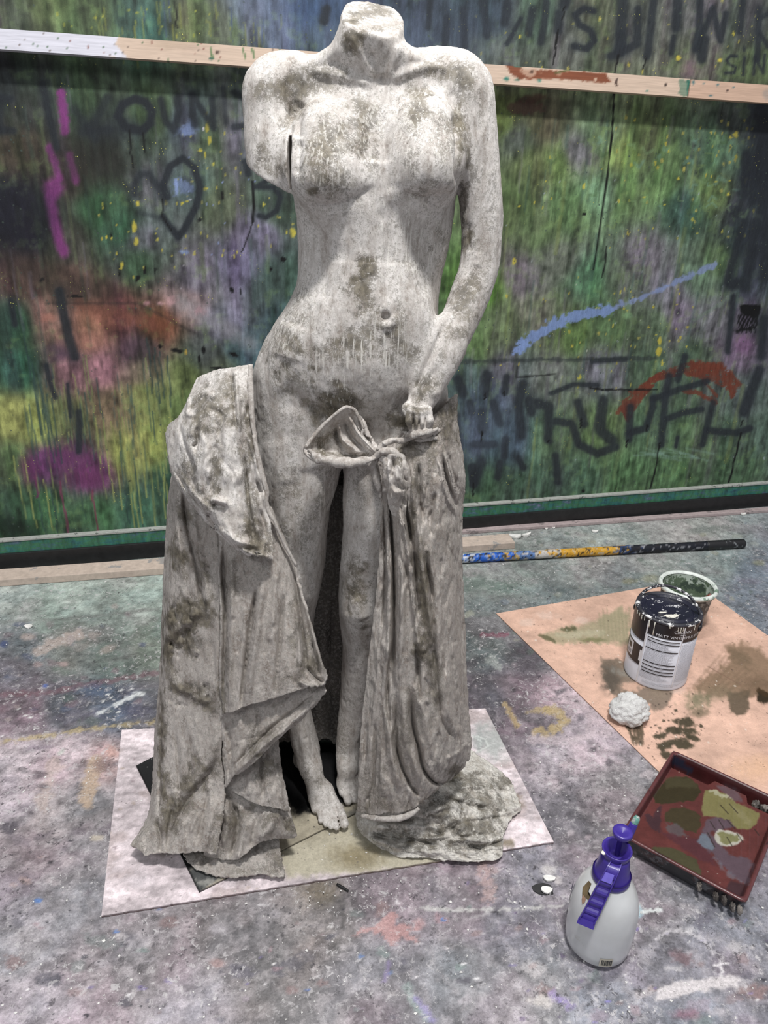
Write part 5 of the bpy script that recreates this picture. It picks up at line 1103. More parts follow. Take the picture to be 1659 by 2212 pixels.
# ---- relief brushes: (kind, width px, height m, points px)
def relief(V, N, brushes, view=False):
    x, y, _ = project(V); D = V-_O; D /= np.linalg.norm(D, axis=1)[:, None]
    facing = np.clip(-(N*D).sum(1)*2.0, 0, 1) if N is not None else np.ones(len(V)); H = np.zeros(len(V))
    for kind, w, h, pts in brushes:
        xs_ = [p[0] for p in pts]; ys_ = [p[1] for p in pts]; m = w*4
        i = np.nonzero((x > min(xs_)-m) & (x < max(xs_)+m) & (y > min(ys_)-m) & (y < max(ys_)+m))[0]
        if not len(i): continue
        if len(pts) == 1: d = np.hypot(x[i]-pts[0][0], y[i]-pts[0][1]); f = np.exp(-(d/w)**2)
        else:
            P2 = catmull(np.array(pts, float), np.linspace(0, len(pts)-1, (len(pts)-1)*4+1)); d, t = segdist(x[i], y[i], [tuple(q_) for q_ in P2])
            en = np.minimum(1, np.minimum(t, 1-t)*6+.12)
            if kind == 'r': f = (np.exp(-(d/w)**2) if h > 0 else .5*np.exp(-(d/w)**2)+.6*np.exp(-(d/max(w*.42, 3.4))**1.2))*en
            else:   # step: sharp edge on one side (+ on the left of travel direction), soft shoulder on the other
                sg = np.full(len(i), 1e9); best = np.full(len(i), 1e9)
                for k in range(len(P2)-1):
                    dx, dy = P2[k+1]-P2[k]; tt2 = np.clip(((x[i]-P2[k][0])*dx+(y[i]-P2[k][1])*dy)/(dx*dx+dy*dy+1e-9), 0, 1)
                    dd2 = np.hypot(x[i]-P2[k][0]-tt2*dx, y[i]-P2[k][1]-tt2*dy); s_2 = np.sign(dx*(y[i]-P2[k][1])-dy*(x[i]-P2[k][0]))
                    mm = dd2 < best; best[mm] = dd2[mm]; sg[mm] = s_2[mm]
                sd = d*sg; f = np.where(sd > 0, np.exp(-(sd/w)), -.35*np.exp(-(-sd/(w*.35))**1.0)+0*sd); f = np.where(sd <= 0, f+1.35*np.exp(-np.abs(sd)/2.0), f)*en
        H[i] += h*f
    return (-D if view else N)*(H*facing)[:, None]
R = 'r'; S_T = 's'
BODY_BR = [
 (R,10,.0042,[(806,184),(765,172),(715,160),(665,152)]),(R,10,.0045,[(842,174),(880,156),(925,146),(970,148)]),(R,12,-.003,[(770,150),(725,140)]),(R,10,-.003,[(885,135),(915,132)]),
 (R,11,-.010,[(824,172)]),(R,9,.005,[(755,70),(782,120),(812,168)]),(R,9,.004,[(866,95),(850,135),(835,168)]),(R,12,-.004,[(800,110),(822,160)]),(R,14,-.005,[(705,140),(735,130)]),
 (R,26,-.004,[(820,230),(828,300),(838,380),(845,420)]),(R,16,-.005,[(660,440),(705,448),(760,434),(810,402)]),(R,16,-.005,[(870,410),(900,428),(950,428),(980,414)]),
 (R,20,.0015,[(850,405),(812,450),(765,500),(705,540)]),(R,20,.0015,[(862,410),(905,450),(955,505)]),(R,16,-.004,[(848,430),(842,520),(836,600),(835,660)]),(R,24,-.004,[(730,520),(700,590),(700,650)]),(R,20,-.0035,[(920,480),(925,560),(915,640)]),
 (R,34,.005,[(640,700),(615,780)]),(R,30,-.006,[(610,830),(660,870),(720,905)]),(R,26,-.005,[(950,790),(900,850),(850,890)]),
 (R,9,-.006,[(833,684)]),(R,9,.005,[(846,680),(850,694),(838,704),(824,700)]),(R,50,.006,[(780,800)]),(R,14,-.005,[(990,330),(996,400),(998,470)]),
 (R,11,-.003,[(1012,478),(1010,520),(1018,545)]),(R,9,.003,[(1028,548),(1034,560),(1030,578)]),(R,13,-.006,[(648,300),(642,340),(640,380)]),(R,16,-.009,[(650,215),(640,260),(636,300)]),(R,14,-.006,[(972,190),(984,240),(990,290)]),
 (R,6,-.010,[(986,245),(991,300),(992,370),(990,430)]),(R,6,-.008,[(966,690),(942,745),(915,800),(886,846)]),(R,6,.003,[(887,888)]),(R,6,.003,[(900,891)]),(R,6,.003,[(912,891)]),(R,6,.003,[(924,888)]),(R,10,.004,[(940,848)]),(R,6,-.003,[(905,850),(900,872),(897,888)]),
 (R,16,.005,[(640,1240),(632,1290)]),(R,10,-.004,[(668,1236),(672,1290)]),(R,10,-.0025,[(620,1290),(650,1312),(676,1300)]),(R,16,.006,[(770,1290),(785,1340)]),(R,8,-.0025,[(755,1350),(780,1366),(806,1352)]),(R,8,-.004,[(750,1270),(748,1330)]),
 (R,9,.005,[(655,1580),(668,1640),(688,1700)]),(R,6,.003,[(640,1560),(655,1620),(668,1700)]),(R,10,.002,[(630,1612)]),(R,9,.002,[(682,1625)]),(R,6,.003,[(752,1600),(752,1650),(748,1690)]),(R,10,.004,[(700,1100),(690,1200)]),
 (R,5,.0025,[(700,1700),(712,1750)]),(R,4,.002,[(715,1705),(735,1752)]),(R,4,-.004,[(660,1594)]),(R,24,.004,[(590,950),(620,1050)]),
 (R,8,.0022,[(700,640),(690,700),(680,760)]),(R,10,-.003,[(770,590),(790,640),(780,680)]),(R,9,-.003,[(715,880),(740,900)])]
q = np.random.default_rng(4)
def rand_wr(n, x0, x1, y0, y1, w, h, L, lean, seed, jit=.2):
    r = np.random.default_rng(seed); out = []
    for k in range(n):
        x, y = r.uniform(x0, x1), r.uniform(y0, y1); l = r.uniform(*L); a = lean+r.normal()*jit
        pts = [(x+l*t*math.sin(a)+r.normal()*l*.03, y+l*t*math.cos(a)) for t in (0, .33, .66, 1)]
        out.append((R, r.uniform(*w), r.uniform(*h)*(1 if r.random() < .5 else -1), pts))
    return out
BN = vnormals(BV, BQ)
BV = BV+relief(BV, BN, BODY_BR)
for scl, amp, sd in ((38, .0026, 1), (120, .0020, 3)): BV = BV+BN*((fbm3(BV*np.array([1, 1, .6])*scl, sd)-.5)*amp)[:, None]
str_ = (fbm3(BV*np.array([190, 190, 16]), 8)-.5)*.0011; BV = BV+BN*str_[:, None]
BV[:, 2] = np.maximum(BV[:, 2], .0125)

# ---- patina: picture-placed stains kept as surface attributes
MOSS = [ # x, y, rx, ry, strength
 (790,28,50,20,.75),(830,60,34,12,.5),(765,82,20,34,1.0),(765,60,10,20,.5),(600,190,45,22,.75),(625,170,40,14,.5),(560,200,22,26,.5),(640,210,34,44,.6),(630,255,20,30,.55),(700,155,50,18,.45),(690,185,60,22,.45),(780,235,26,34,.6),(790,280,26,50,.6),(700,300,36,60,.62),(690,330,26,44,.65),(760,300,24,40,.5),(812,330,16,44,.45),
 (680,380,34,30,.6),(680,410,16,12,.9),(720,400,30,26,.5),(905,200,30,24,.55),(920,150,36,20,.5),(880,260,20,30,.45),(905,230,26,40,.6),(955,150,44,24,.5),(1005,160,26,30,.55),(1010,200,18,30,.5),(960,300,26,60,.4),(890,360,18,40,.5),(895,420,26,14,.5),(925,400,40,14,.35),(1040,210,10,50,.4),(985,260,13,22,1.0),(994,300,9,50,.95),(1010,300,8,50,.5),(1013,350,8,34,.6),(1000,420,10,60,.45),(1014,510,12,26,1.0),(1000,520,10,40,.6),
 (580,345,36,24,.6),(600,370,26,14,.55),(570,320,14,12,.3),(555,280,6,10,.3),(790,590,28,36,1.0),(785,575,10,12,.9),(785,640,26,36,.8),(765,610,20,26,.6),(800,700,34,44,.5),(770,730,50,40,.5),(740,760,70,30,.45),(860,690,26,40,.5),(845,725,26,20,.5),(640,680,26,60,.4),(600,740,40,40,.45),(690,760,60,26,.4),(870,760,40,26,.55),(840,770,30,14,.5),
 (625,790,34,30,.5),(640,820,40,30,.4),(720,880,46,40,.85),(755,860,30,24,.7),(700,900,30,26,.5),(780,920,24,26,.4),(870,905,36,22,.85),(850,915,26,16,.8),(590,880,26,60,.3),(650,900,20,40,.3),(1000,660,30,36,.6),(1010,630,26,40,.6),(1030,600,22,30,.5),(985,720,24,26,.5),(960,770,18,20,.5),(925,830,26,20,.6),(905,860,18,26,.75),(1050,480,18,26,.3),(1040,380,22,26,.25),(1040,540,20,26,.4),
 (950,560,16,70,.3),(900,560,26,60,.3),(945,500,12,30,.5),(770,1270,24,50,.8),(780,1300,16,50,.6),(650,1130,40,50,.35),(620,1060,26,60,.4),(700,1060,20,60,.3),(780,1060,24,60,.3),(660,1690,14,30,.3),(690,1680,12,20,.4),(740,1600,16,60,.3)]
MOSS_D = [ # drapery
 (480,850,40,40,.5),(500,840,14,60,.55),(440,880,36,40,.55),(520,900,22,60,.4),(430,920,24,40,.6),(470,900,46,34,.5),(540,900,8,50,.7),(545,960,8,30,.7),(410,1000,20,34,.4),(400,1020,20,30,.45),(465,1030,12,40,.75),(470,1000,14,30,.6),(530,990,14,50,.5),(535,1040,10,40,.55),(430,1060,26,20,.5),(455,1090,20,14,.6),(545,1120,14,60,.6),(560,1160,30,36,.7),(570,1190,24,14,.5),(530,1150,20,20,.5),
 (400,1110,20,24,.7),(395,1200,26,30,.75),(380,1190,16,26,.7),(440,1240,16,30,.6),(400,1220,14,30,.5),(405,1310,44,30,.95),(420,1330,44,26,.8),(375,1360,24,40,1.0),(400,1390,36,24,.9),(360,1400,12,30,.9),(370,1440,16,40,.8),(400,1490,40,16,.85),(430,1510,30,14,.8),(455,1530,16,16,.9),(352,1560,10,60,.85),(350,1620,9,50,.8),(352,1700,12,40,.8),(368,1760,26,40,.8),(410,1700,36,14,.75),(425,1670,24,30,.6),(455,1650,22,26,.5),(390,1740,30,26,.6),(487,1300,10,40,.4),(500,1250,18,40,.35),(480,1480,8,60,.6),(490,1420,10,40,.4),
 (640,1340,14,60,.5),(665,1400,12,50,.55),(680,1440,16,30,.6),(640,1460,20,24,.5),(690,1485,16,8,.5),(600,1480,26,14,.3),(555,1600,20,40,.5),(545,1620,14,20,.5),(590,1580,16,30,.3),(570,1660,20,30,.55),(610,1660,16,30,.35),(600,1770,30,24,.6),(625,1790,16,16,.7),(480,1800,30,30,.5),(540,1750,12,20,.5),(500,1770,20,36,.6),(600,1860,20,26,.5),(540,1880,50,10,.3),(330,1800,24,26,.25),(300,1830,20,14,.2),(440,1850,26,16,.4),
 (700,950,26,14,.75),(690,975,20,10,.9),(720,985,30,8,.7),(760,985,40,7,.75),(745,920,20,8,.2),(790,980,16,6,.7),(725,940,10,14,.5),(870,990,16,20,.8),(880,960,26,14,.7),(960,900,30,26,.7),(965,940,26,30,.5),(915,940,34,12,.9),(985,900,10,40,.6),(930,1000,14,60,.5),(905,1030,10,60,.4),(905,1220,14,70,.75),(915,1280,12,50,.85),(922,1340,16,40,.7),(915,1390,16,26,.9),(910,1420,20,30,.7),(890,1130,8,50,.6),(895,1080,8,40,.5),(960,1150,20,50,.25),(870,1050,14,40,.35),
 (940,1480,14,60,.5),(870,1600,20,60,.3),(900,1500,20,40,.35),(800,1700,26,50,.3),(830,1600,16,60,.25),(820,1740,40,14,.4),(860,1800,60,16,.65),(920,1810,50,16,.6),(985,1780,60,22,.6),(1040,1790,50,26,.65),(1060,1740,40,30,.55),(1000,1700,34,30,.5),(980,1670,16,16,.9),(1090,1690,20,16,.7),(1080,1820,20,20,.7),(1000,1830,60,12,.5),(950,1730,40,20,.5),(1030,1700,30,40,.4),(870,1830,60,10,.4),(930,1760,40,20,.4)]
BROWN = [(740,880,60,40,.5),(700,760,60,30,.4),(660,1100,70,90,.25),(780,1290,30,60,.5),(640,900,40,90,.25),(800,900,60,40,.4),(720,1200,40,120,.2),(930,1400,90,300,.45),(880,1150,80,200,.4),(420,1180,50,60,.45),(560,1250,60,90,.4),(620,1420,60,60,.35),(560,1580,70,60,.4),(520,1120,60,30,.5),(420,1760,80,40,.35),(480,1620,40,60,.35),(960,930,40,60,.6),(900,935,60,26,.7),(750,940,60,50,.45),(870,1620,80,90,.45),(840,1700,60,50,.4),(700,1650,60,90,.15),(880,1740,60,16,.5),(480,1420,60,100,.2)]
DRIPZ = [(700,310,50,90,.75),(800,300,26,110,.7),(890,290,36,90,.9),(945,300,40,90,.9),(890,530,60,110,1.0),(850,560,30,80,.9),(930,560,30,100,.9),(640,640,50,60,.8),(620,720,40,60,.8),(720,790,70,60,.8),(760,790,60,60,.75),(845,760,60,50,.9),(820,720,26,60,.8),(1040,500,26,60,.6),(700,420,50,40,.4),(600,240,30,40,.3),(660,1020,60,110,.3),(700,1100,40,140,.4),(780,1100,30,80,.3)]
def patina(V, N, moss, seed=0, base=0.0):
    x, y, _ = project(V); n = len(V); nz_ = fbm3(V*64, 17+seed, 4)-.5; o = np.zeros((n, 3)); o[:, 0] = base
    for ch, lst in ((0, moss), (1, DRIPZ), (2, BROWN)):
        for cx_, cy_, rx, ry, a in lst:
            i = np.nonzero((np.abs(x-cx_) < rx*2) & (np.abs(y-cy_) < ry*2))[0]
            if not len(i): continue
            d = np.hypot((x[i]-cx_)/rx, (y[i]-cy_)/ry)+nz_[i]*2.6
            o[i, ch] = 1-(1-o[i, ch])*(1-a*.92*(1-sst(.1, 1.6, d)))
    return o
def plaster(name, light=(.72,.685,.66), dark=(.33,.29,.26), moss=(.062,.052,.034), mossl=(.19,.165,.12), bumpk=.5):
    m = NT(name); at = m.new('ShaderNodeAttribute'); at.attribute_name = 'Pat'; sp = m.new('ShaderNodeSeparateColor'); m.ln(at.outputs['Color'], sp.inputs[0])
    co = m.coord(); cs = m.coord((1, 1, .28)); fa = m.noise(46, 9, .72, cs); fb = m.noise(170, 9, .78, co); fc = m.noise(14, 5, .6, co); st = m.noise(1, 5, .6, m.coord((230, 230, 9)))
    c = m.mix(m.ramp(fa, [(.36, 0.0), (.56, 1.0)]), dark, light)
    c = m.mix(m.math('MULTIPLY', sp.outputs[2], m.ramp(fc, [(.3, .35), (.65, .95)])), c, (.30,.25,.215))
    c = m.mix(m.math('MULTIPLY', m.ramp(fb, [(.49, 0.0), (.60, 1.0)]), .6), c, (.80,.77,.735))
    c = m.mix(m.math('MULTIPLY', m.ramp(m.noise(90, 10, .8, m.coord((1, 1.1, .5))), [(.56, 0.0), (.63, 1.0)]), .55), c, (.20,.17,.14))
    fd = m.noise(520, 5, .75, co); mm = m.math('ADD', m.math('MULTIPLY', fb, .48), m.math('ADD', m.math('MULTIPLY', fa, .24), m.math('MULTIPLY', fd, .28)))
    mm = m.math('ADD', m.math('MULTIPLY', m.math('SUBTRACT', mm, .5), 2.4), .5)
    th = m.math('SUBTRACT', m.math('ADD', mm, m.math('MULTIPLY', sp.outputs[0], .37)), .615)
    k = m.math('MULTIPLY', th, 8.0, True)
    mc = m.mix(m.ramp(m.noise(60, 5, .7, co), [(.4, 0.0), (.6, 1.0)]), moss, mossl)
    k = m.math('MULTIPLY', k, m.math('ADD', m.math('MULTIPLY', sp.outputs[0], .6), .38, True))
    c = m.mix(k, c, mc)
    d = m.math('MULTIPLY', m.ramp(st, [(.535, 0.0), (.59, 1.0)]), sp.outputs[1]); c = m.mix(m.math('MULTIPLY', d, .75), c, (.82,.79,.74))
    dk = m.ramp(m.noise(210, 3, .6, m.coord((1, 1, .35))), [(.70, 0.0), (.75, .8)]); c = m.mix(dk, c, (.12,.10,.08))
    h = m.math('ADD', m.math('MULTIPLY', fa, .7), m.math('ADD', m.math('MULTIPLY', fb, .5), m.math('ADD', m.math('MULTIPLY', d, .35), m.math('MULTIPLY', k, -.25))))
    return m.out(c, .62, m.bump(h, bumpk, .006), Specular_IOR_Level=.35)
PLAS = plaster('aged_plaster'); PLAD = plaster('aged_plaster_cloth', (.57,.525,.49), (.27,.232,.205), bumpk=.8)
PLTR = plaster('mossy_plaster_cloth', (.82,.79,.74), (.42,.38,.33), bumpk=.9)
PLBK = plaster('dark_back_plaster', (.17,.155,.145), (.10,.09,.085))  # cloth behind the legs, taken as dark unpainted plaster
statue = thing('plaster_statue', (-.07, 1.25, BZ), 'headless plaster statue of a standing woman with a loose draped cloth', 'statue')
body = npmesh('body', BV, BQ, PLAS, statue, True, {'Pat': patina(BV, BN, MOSS, 0, .25)})

# ---- plate under the feet
PLT = speckled('black_plate', (.022,.023,.026), (.3,.3,.31), .45, 50, .62)
c1_ = atZ(430, 1926, .010); cL = atZ(297, 1660, .010); ea = cL-c1_; ea *= 1.55; dr_ = atZ(800, 1735, .010)-c1_; dr_ = dr_/np.linalg.norm(dr_); dr_ = dr_-ea*(dr_@ea)/(ea@ea); dr_ /= np.linalg.norm(dr_)
PC_ = [c1_, c1_+dr_*.52, c1_+dr_*.52+ea*.80, c1_+ea*.66]
sg_, tg_ = np.meshgrid(np.linspace(0, 1, 130), np.linspace(0, 1, 110), indexing='ij'); sg_ = sg_.ravel()[:, None]; tg_ = tg_.ravel()[:, None]
PV = (PC_[0]*(1-sg_)+PC_[1]*sg_)*(1-tg_)+(PC_[3]*(1-sg_)+PC_[2]*sg_)*tg_; PV[:, 2] = .0118
pp = Paint(PV); pp.C[:] = np.array((176,168,150))/255.; f = fbm2(PV[:, 0]*30, PV[:, 1]*30, 3, 4); pp.C *= (1+.3*(f-.5))[:, None]
pp.poly([(250,1600),(350,1600),(420,1870),(400,1890),(280,1680)], (26,27,30), .95, 4, 3); pp.poly([(400,1880),(520,1855),(500,1885),(432,1925)], (70,72,74), .9, 4, 3)
pp.blob(450,1905,30,9,(170,168,162),.7,.5,1); pp.blob(500,1895,26,6,(20,20,22),.8,.5,.7)
pp.poly([(560,1560),(800,1540),(800,1690),(760,1735),(700,1745),(640,1760),(600,1700)], (20,20,22), .97, 8, 6); pp.blob(700,1560,120,90,(24,24,26),.9,.5)
pp.blob(770,1760,26,12,(120,118,112),.8,.6,.8); pp.stroke([(432,1927),(296,1660)], 2.5, (18,18,20), .95, .4)
n_ = len(PV); ix = np.arange(n_).reshape(130, 110); PL_ = PV.copy(); PL_[:, 2] = BZ+.0004; Q = [gridquads(130, 110)]
for e in (ix[:, 0], ix[-1, :], ix[::-1, -1], ix[0, ::-1]): Q.append(np.stack([e[:-1], e[:-1]+n_, e[1:]+n_, e[1:]], -1))
cc = np.tile(pp.lincol(.9), (2, 1)); cc[n_:] = (.012,.012,.013)
o = npmesh('base_plate', np.concatenate([PV, PL_]), np.concatenate(Q), painted('dusty_plate', .5, (90, 300), .2, .2, False, (130, (.7,.69,.66), (.02,.02,.02))), statue, False, {'Col': cc}); o['label'] = 'dusty black plate under the feet'

# ---- draped cloth sheets
def px(p): return atY(p[0], p[1], p[2]) if len(p) == 3 else atZ(p[0], p[1], p[3])
def sheet(name, net, brushes=(), h=.0026, thick=.0045, mat=None, seed=0, wr=(.0019, .0011), ws=(70, 70, 11), label=None, ragged=.012, zmin=.0128, flip=False, moss=MOSS_D, base=.24, wrap=None):
    G = np.array([[px(p) for p in row] for row in net]); a, b = G.shape[:2]
    lu = np.linalg.norm(np.diff(G, axis=0), axis=2).sum(0).max(); lv_ = np.linalg.norm(np.diff(G, axis=1), axis=2).sum(1).max()
    nu, nv = int(lu/h)+2, int(lv_/h)+2
    A_ = catmull(G, np.linspace(0, a-1, nu)).transpose(1, 0, 2); V = catmull(A_, np.linspace(0, b-1, nv)).transpose(1, 0, 2)
    # ragged boundary
    r1 = (fbm2(np.arange(nv)*h*14, np.zeros(nv), seed, 2)-.5)*ragged*1.6+(fbm2(np.arange(nv)*h*120, np.zeros(nv)+3, seed, 3)-.5)*ragged*.45; r2 = (fbm2(np.arange(nu)*h*14, np.zeros(nu)+5, seed, 2)-.5)*ragged*.8+(fbm2(np.arange(nu)*h*120, np.zeros(nu)+8, seed, 3)-.5)*ragged*.3
    fall = np.exp(-np.arange(nu)[::-1]/8.)[:, None]; dU = np.gradient(V, axis=0); dU /= np.linalg.norm(dU, axis=2)[..., None]+1e-9
    V = V+dU*(fall*r1[None])[..., None]
    dV = np.gradient(V, axis=1); dV /= np.linalg.norm(dV, axis=2)[..., None]+1e-9
    V = V+dV*(np.exp(-np.arange(nv)[::-1]/6.)[None]*r2[:, None])[..., None]
    W_ = V.reshape(-1, 3); Q = gridquads(nu, nv); N = vnormals(W_, Q); D = W_-_O
    sgn = np.sign(-(N*D).sum(1).mean()) or 1; N = N*sgn
    W_ = W_+relief(W_, None, [(kd, max(w_*.9, 4.6), h_*(1.45 if h_ > 0 else 1.75), pp_) for kd, w_, h_, pp_ in brushes], True)
    for amp, s_, sd in ((wr[0], np.array(ws), 2), (wr[1], np.array(ws)*2.6, 5), (wr[1]*.6, np.array((210, 210, 70)), 9)):
        n_ = fbm3(W_*s_, sd+seed, 3); W_ = W_+N*((1-np.abs(2*n_-1)*2.2-.2)*amp)[:, None]
    lo = W_[:, 2] < zmin+.006; W_[:, 2] = np.where(lo, zmin+.006*np.exp((W_[:, 2]-zmin-.006)/.006), W_[:, 2])
    N2 = vnormals(W_, Q)*sgn; Bk = W_-N2*thick; Bk[:, 2] = np.maximum(Bk[:, 2], zmin-.0015)
    n = nu*nv; idx = np.arange(n).reshape(nu, nv); F_ = [Q, Q[:, ::-1]+n]
    for e in (idx[:, 0], idx[-1, :], idx[::-1, -1], idx[0, ::-1]): F_.append(np.stack([e[:-1], e[:-1]+n, e[1:]+n, e[1:]], -1))
    F_ = np.concatenate(F_); F_ = F_ if sgn > 0 else F_[:, ::-1]
    AV = np.concatenate([W_, Bk]); pa_ = patina(AV, None, moss, seed, base); pa_[n:, 0] *= .3
    o = npmesh(name, AV, F_, mat or PLAD, statue, True, {'Pat': pa_})
    if label: o['label'] = label
    return o
# back cloth, closes the figure behind and shows dark between the legs
def zw(x, y, z): return (x, y, z)
def wsheet(name, net, **kw):
    global px
    old = px; px = lambda p: np.array(p, float)
    try: return sheet(name, net, **kw)
    finally: px = old
eL = [atY(*p) for p in ((430,830,1.30),(385,960,1.345),(366,1140,1.34),(358,1290,1.325),(350,1460,1.29),(340,1600,1.25),(333,1700,1.20),(320,1765,1.16))]
eR = [atY(*p) for p in ((975,862,1.32),(990,960,1.32),(994,1100,1.31),(996,1240,1.30),(1000,1390,1.28),(1005,1540,1.255),(985,1600,1.28),(955,1620,1.29))]
net = []
for k in range(8):
    a, b = eL[k], eR[k]; t = k/7; zz0 = [a[2]*(1-s)+b[2]*s for s in (0, .2, .4, .6, .8, 1)]
    net.append([a]+[np.array([a[0]*(1-s)+b[0]*s, max(a[1], b[1])*(1-0)+(.075+.06*t)*math.sin(math.pi*s)+.02, zz0[j+1]*(1-0)]) for j, s in enumerate((.2, .4, .6, .8))]+[b])
net[-1] = [np.array([p[0], p[1], .014]) for p in net[-1]]
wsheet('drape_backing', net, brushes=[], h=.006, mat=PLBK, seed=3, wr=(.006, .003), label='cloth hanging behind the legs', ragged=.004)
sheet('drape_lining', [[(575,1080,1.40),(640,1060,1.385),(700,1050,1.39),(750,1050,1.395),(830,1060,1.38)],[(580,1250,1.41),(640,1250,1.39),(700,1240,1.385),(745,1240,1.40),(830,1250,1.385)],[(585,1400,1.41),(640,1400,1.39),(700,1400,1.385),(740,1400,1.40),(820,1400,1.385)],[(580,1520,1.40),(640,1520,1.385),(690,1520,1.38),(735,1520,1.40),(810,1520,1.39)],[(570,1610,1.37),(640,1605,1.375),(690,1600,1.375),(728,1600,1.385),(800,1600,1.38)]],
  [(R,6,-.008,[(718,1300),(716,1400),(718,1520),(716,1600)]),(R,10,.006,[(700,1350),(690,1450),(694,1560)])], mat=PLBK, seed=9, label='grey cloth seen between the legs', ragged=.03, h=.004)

# left side: main hanging panel down to the floor
LB = [(R,7,-.012,[(394,1044),(405,1130),(428,1239),(437,1304)]),(R,8,.007,[(380,1050),(385,1150),(395,1260)]),(R,10,.008,[(412,1100),(428,1180),(444,1260),(455,1330)]),(R,6,-.008,[(350,1340),(350,1480),(348,1600),(346,1700),(344,1760)]),
 (R,7,.006,[(340,1400),(338,1550),(334,1700),(332,1780)]),(R,9,.006,[(470,1180),(472,1300),(470,1420),(466,1540)]),(R,5,-.006,[(380,1580),(385,1640),(388,1700),(392,1740)]),(R,5,-.005,[(408,1580),(412,1660),(415,1700)]),
 (R,14,-.010,[(470,1640),(440,1690),(405,1730),(375,1790),(360,1840)]),(R,12,.008,[(480,1560),(455,1640),(420,1690),(380,1730)]),(R,6,-.006,[(376,1740),(365,1790),(362,1830)]),(R,6,.006,[(395,1770),(400,1810),(405,1840)]),(R,6,-.005,[(400,1780),(404,1850)]),
 (R,9,.008,[(318,1790),(306,1815),(300,1845)]),(R,8,-.008,[(338,1770),(348,1810),(345,1845)]),(R,10,.007,[(355,1330),(380,1350),(420,1345)]),(R,12,.008,[(360,1390),(380,1360),(410,1330),(440,1320)]),(R,10,.007,[(365,1440),(380,1480),(420,1500),(450,1520)]),
 (R,5,.005,[(428,1755),(418,1780),(412,1800)]),(R,5,.004,[(430,1740),(445,1750)]),(R,8,-.006,[(455,1700),(440,1760),(425,1820)]),(R,8,.006,[(470,1720),(455,1780),(440,1840)])]+rand_wr(60,350,470,1000,1820,(2,5),(.001,.0028),(30,120),-.03,3)
rough_patch = rand_wr(60,352,430,1300,1420,(2.5,4),(.002,.004),(5,14),.6,13,1.2)+rand_wr(30,360,465,1470,1530,(2.5,4),(.0015,.003),(6,14),.8,14,1.2)
sheet('hanging_drape', [
 [(388,960,1.34),(400,960,1.28),(440,960,1.25),(485,960,1.235),(520,960,1.24)],
 [(366,1060,1.34),(385,1055,1.275),(420,1055,1.25),(470,1055,1.23),(510,1055,1.23)],
 [(360,1140,1.335),(380,1140,1.265),(415,1150,1.235),(460,1160,1.215),(500,1160,1.21)],
 [(352,1290,1.315),(372,1290,1.24),(412,1300,1.215),(455,1305,1.195),(497,1305,1.185)],
 [(345,1460,1.285),(357,1462,1.215),(400,1480,1.185),(445,1485,1.165),(490,1485,1.155)],
 [(334,1600,1.245),(349,1600,1.18),(390,1605,1.155),(435,1610,1.14),(482,1610,1.135)],
 [(329,1700,1.195),(347,1700,1.14),(385,1705,1.122),(430,1710,1.112),(487,1700,1.11)],
 [(318,1768,1.138),(340,1772,1.095),(378,1778,1.080),(425,1780,1.072),(480,1770,1.075)],
 [(278,1832,1.072),(316,1848,1.058),(368,1842,1.052),(420,1840,1.046),(468,1842,1.044)]], LB+rough_patch, seed=1, wr=(.0017, .0011), label='tall hanging fall of cloth on the left')
# second panel over it, ends in a ragged hem and a corner
sheet('hanging_drape', [
 [(470,1080,1.215),(520,1090,1.195),(560,1090,1.19),(588,1095,1.20)],
 [(474,1200,1.190),(530,1205,1.170),(590,1205,1.163),(628,1205,1.185)],
 [(476,1300,1.170),(535,1305,1.146),(605,1305,1.138),(657,1300,1.160)],
 [(478,1400,1.152),(540,1405,1.124),(625,1405,1.110),(686,1390,1.135)],
 [(480,1470,1.140),(540,1468,1.112),(640,1462,1.094),(703,1445,1.118)],
 [(481,1542,1.130),(522,1530,1.104),(640,1494,1.088),(708,1478,1.104)]],
 [(R,6,-.014,[(484,1170),(484,1240),(488,1330),(486,1420),(480,1540)]),(R,8,.009,[(500,1180),(502,1280),(500,1400),(495,1530)]),(R,5,-.014,[(555,1270),(542,1350),(530,1450),(521,1535)]),(R,9,.010,[(570,1240),(560,1340),(545,1440),(535,1520)]),
  (R,6,-.008,[(612,1290),(606,1370),(600,1440),(595,1500)]),(R,8,.006,[(596,1220),(592,1320),(580,1400)]),(R,6,-.009,[(632,1210),(644,1300),(655,1380),(662,1450)]),(R,7,.010,[(640,1225),(658,1300),(682,1390),(704,1470)]),(R,6,.008,[(640,1300),(645,1380),(650,1470)]),(R,5,-.007,[(672,1380),(682,1430),(690,1462)]),
  (R,6,-.008,[(660,1440),(680,1462),(700,1476)]),(R,6,.008,[(645,1470),(670,1482),(700,1482)]),(R,8,.006,[(520,1100),(560,1110),(600,1150)])]+rand_wr(50,480,690,1150,1500,(2,5),(.001,.003),(20,90),-.02,5), seed=2, label='overlapping panel with a torn hem')
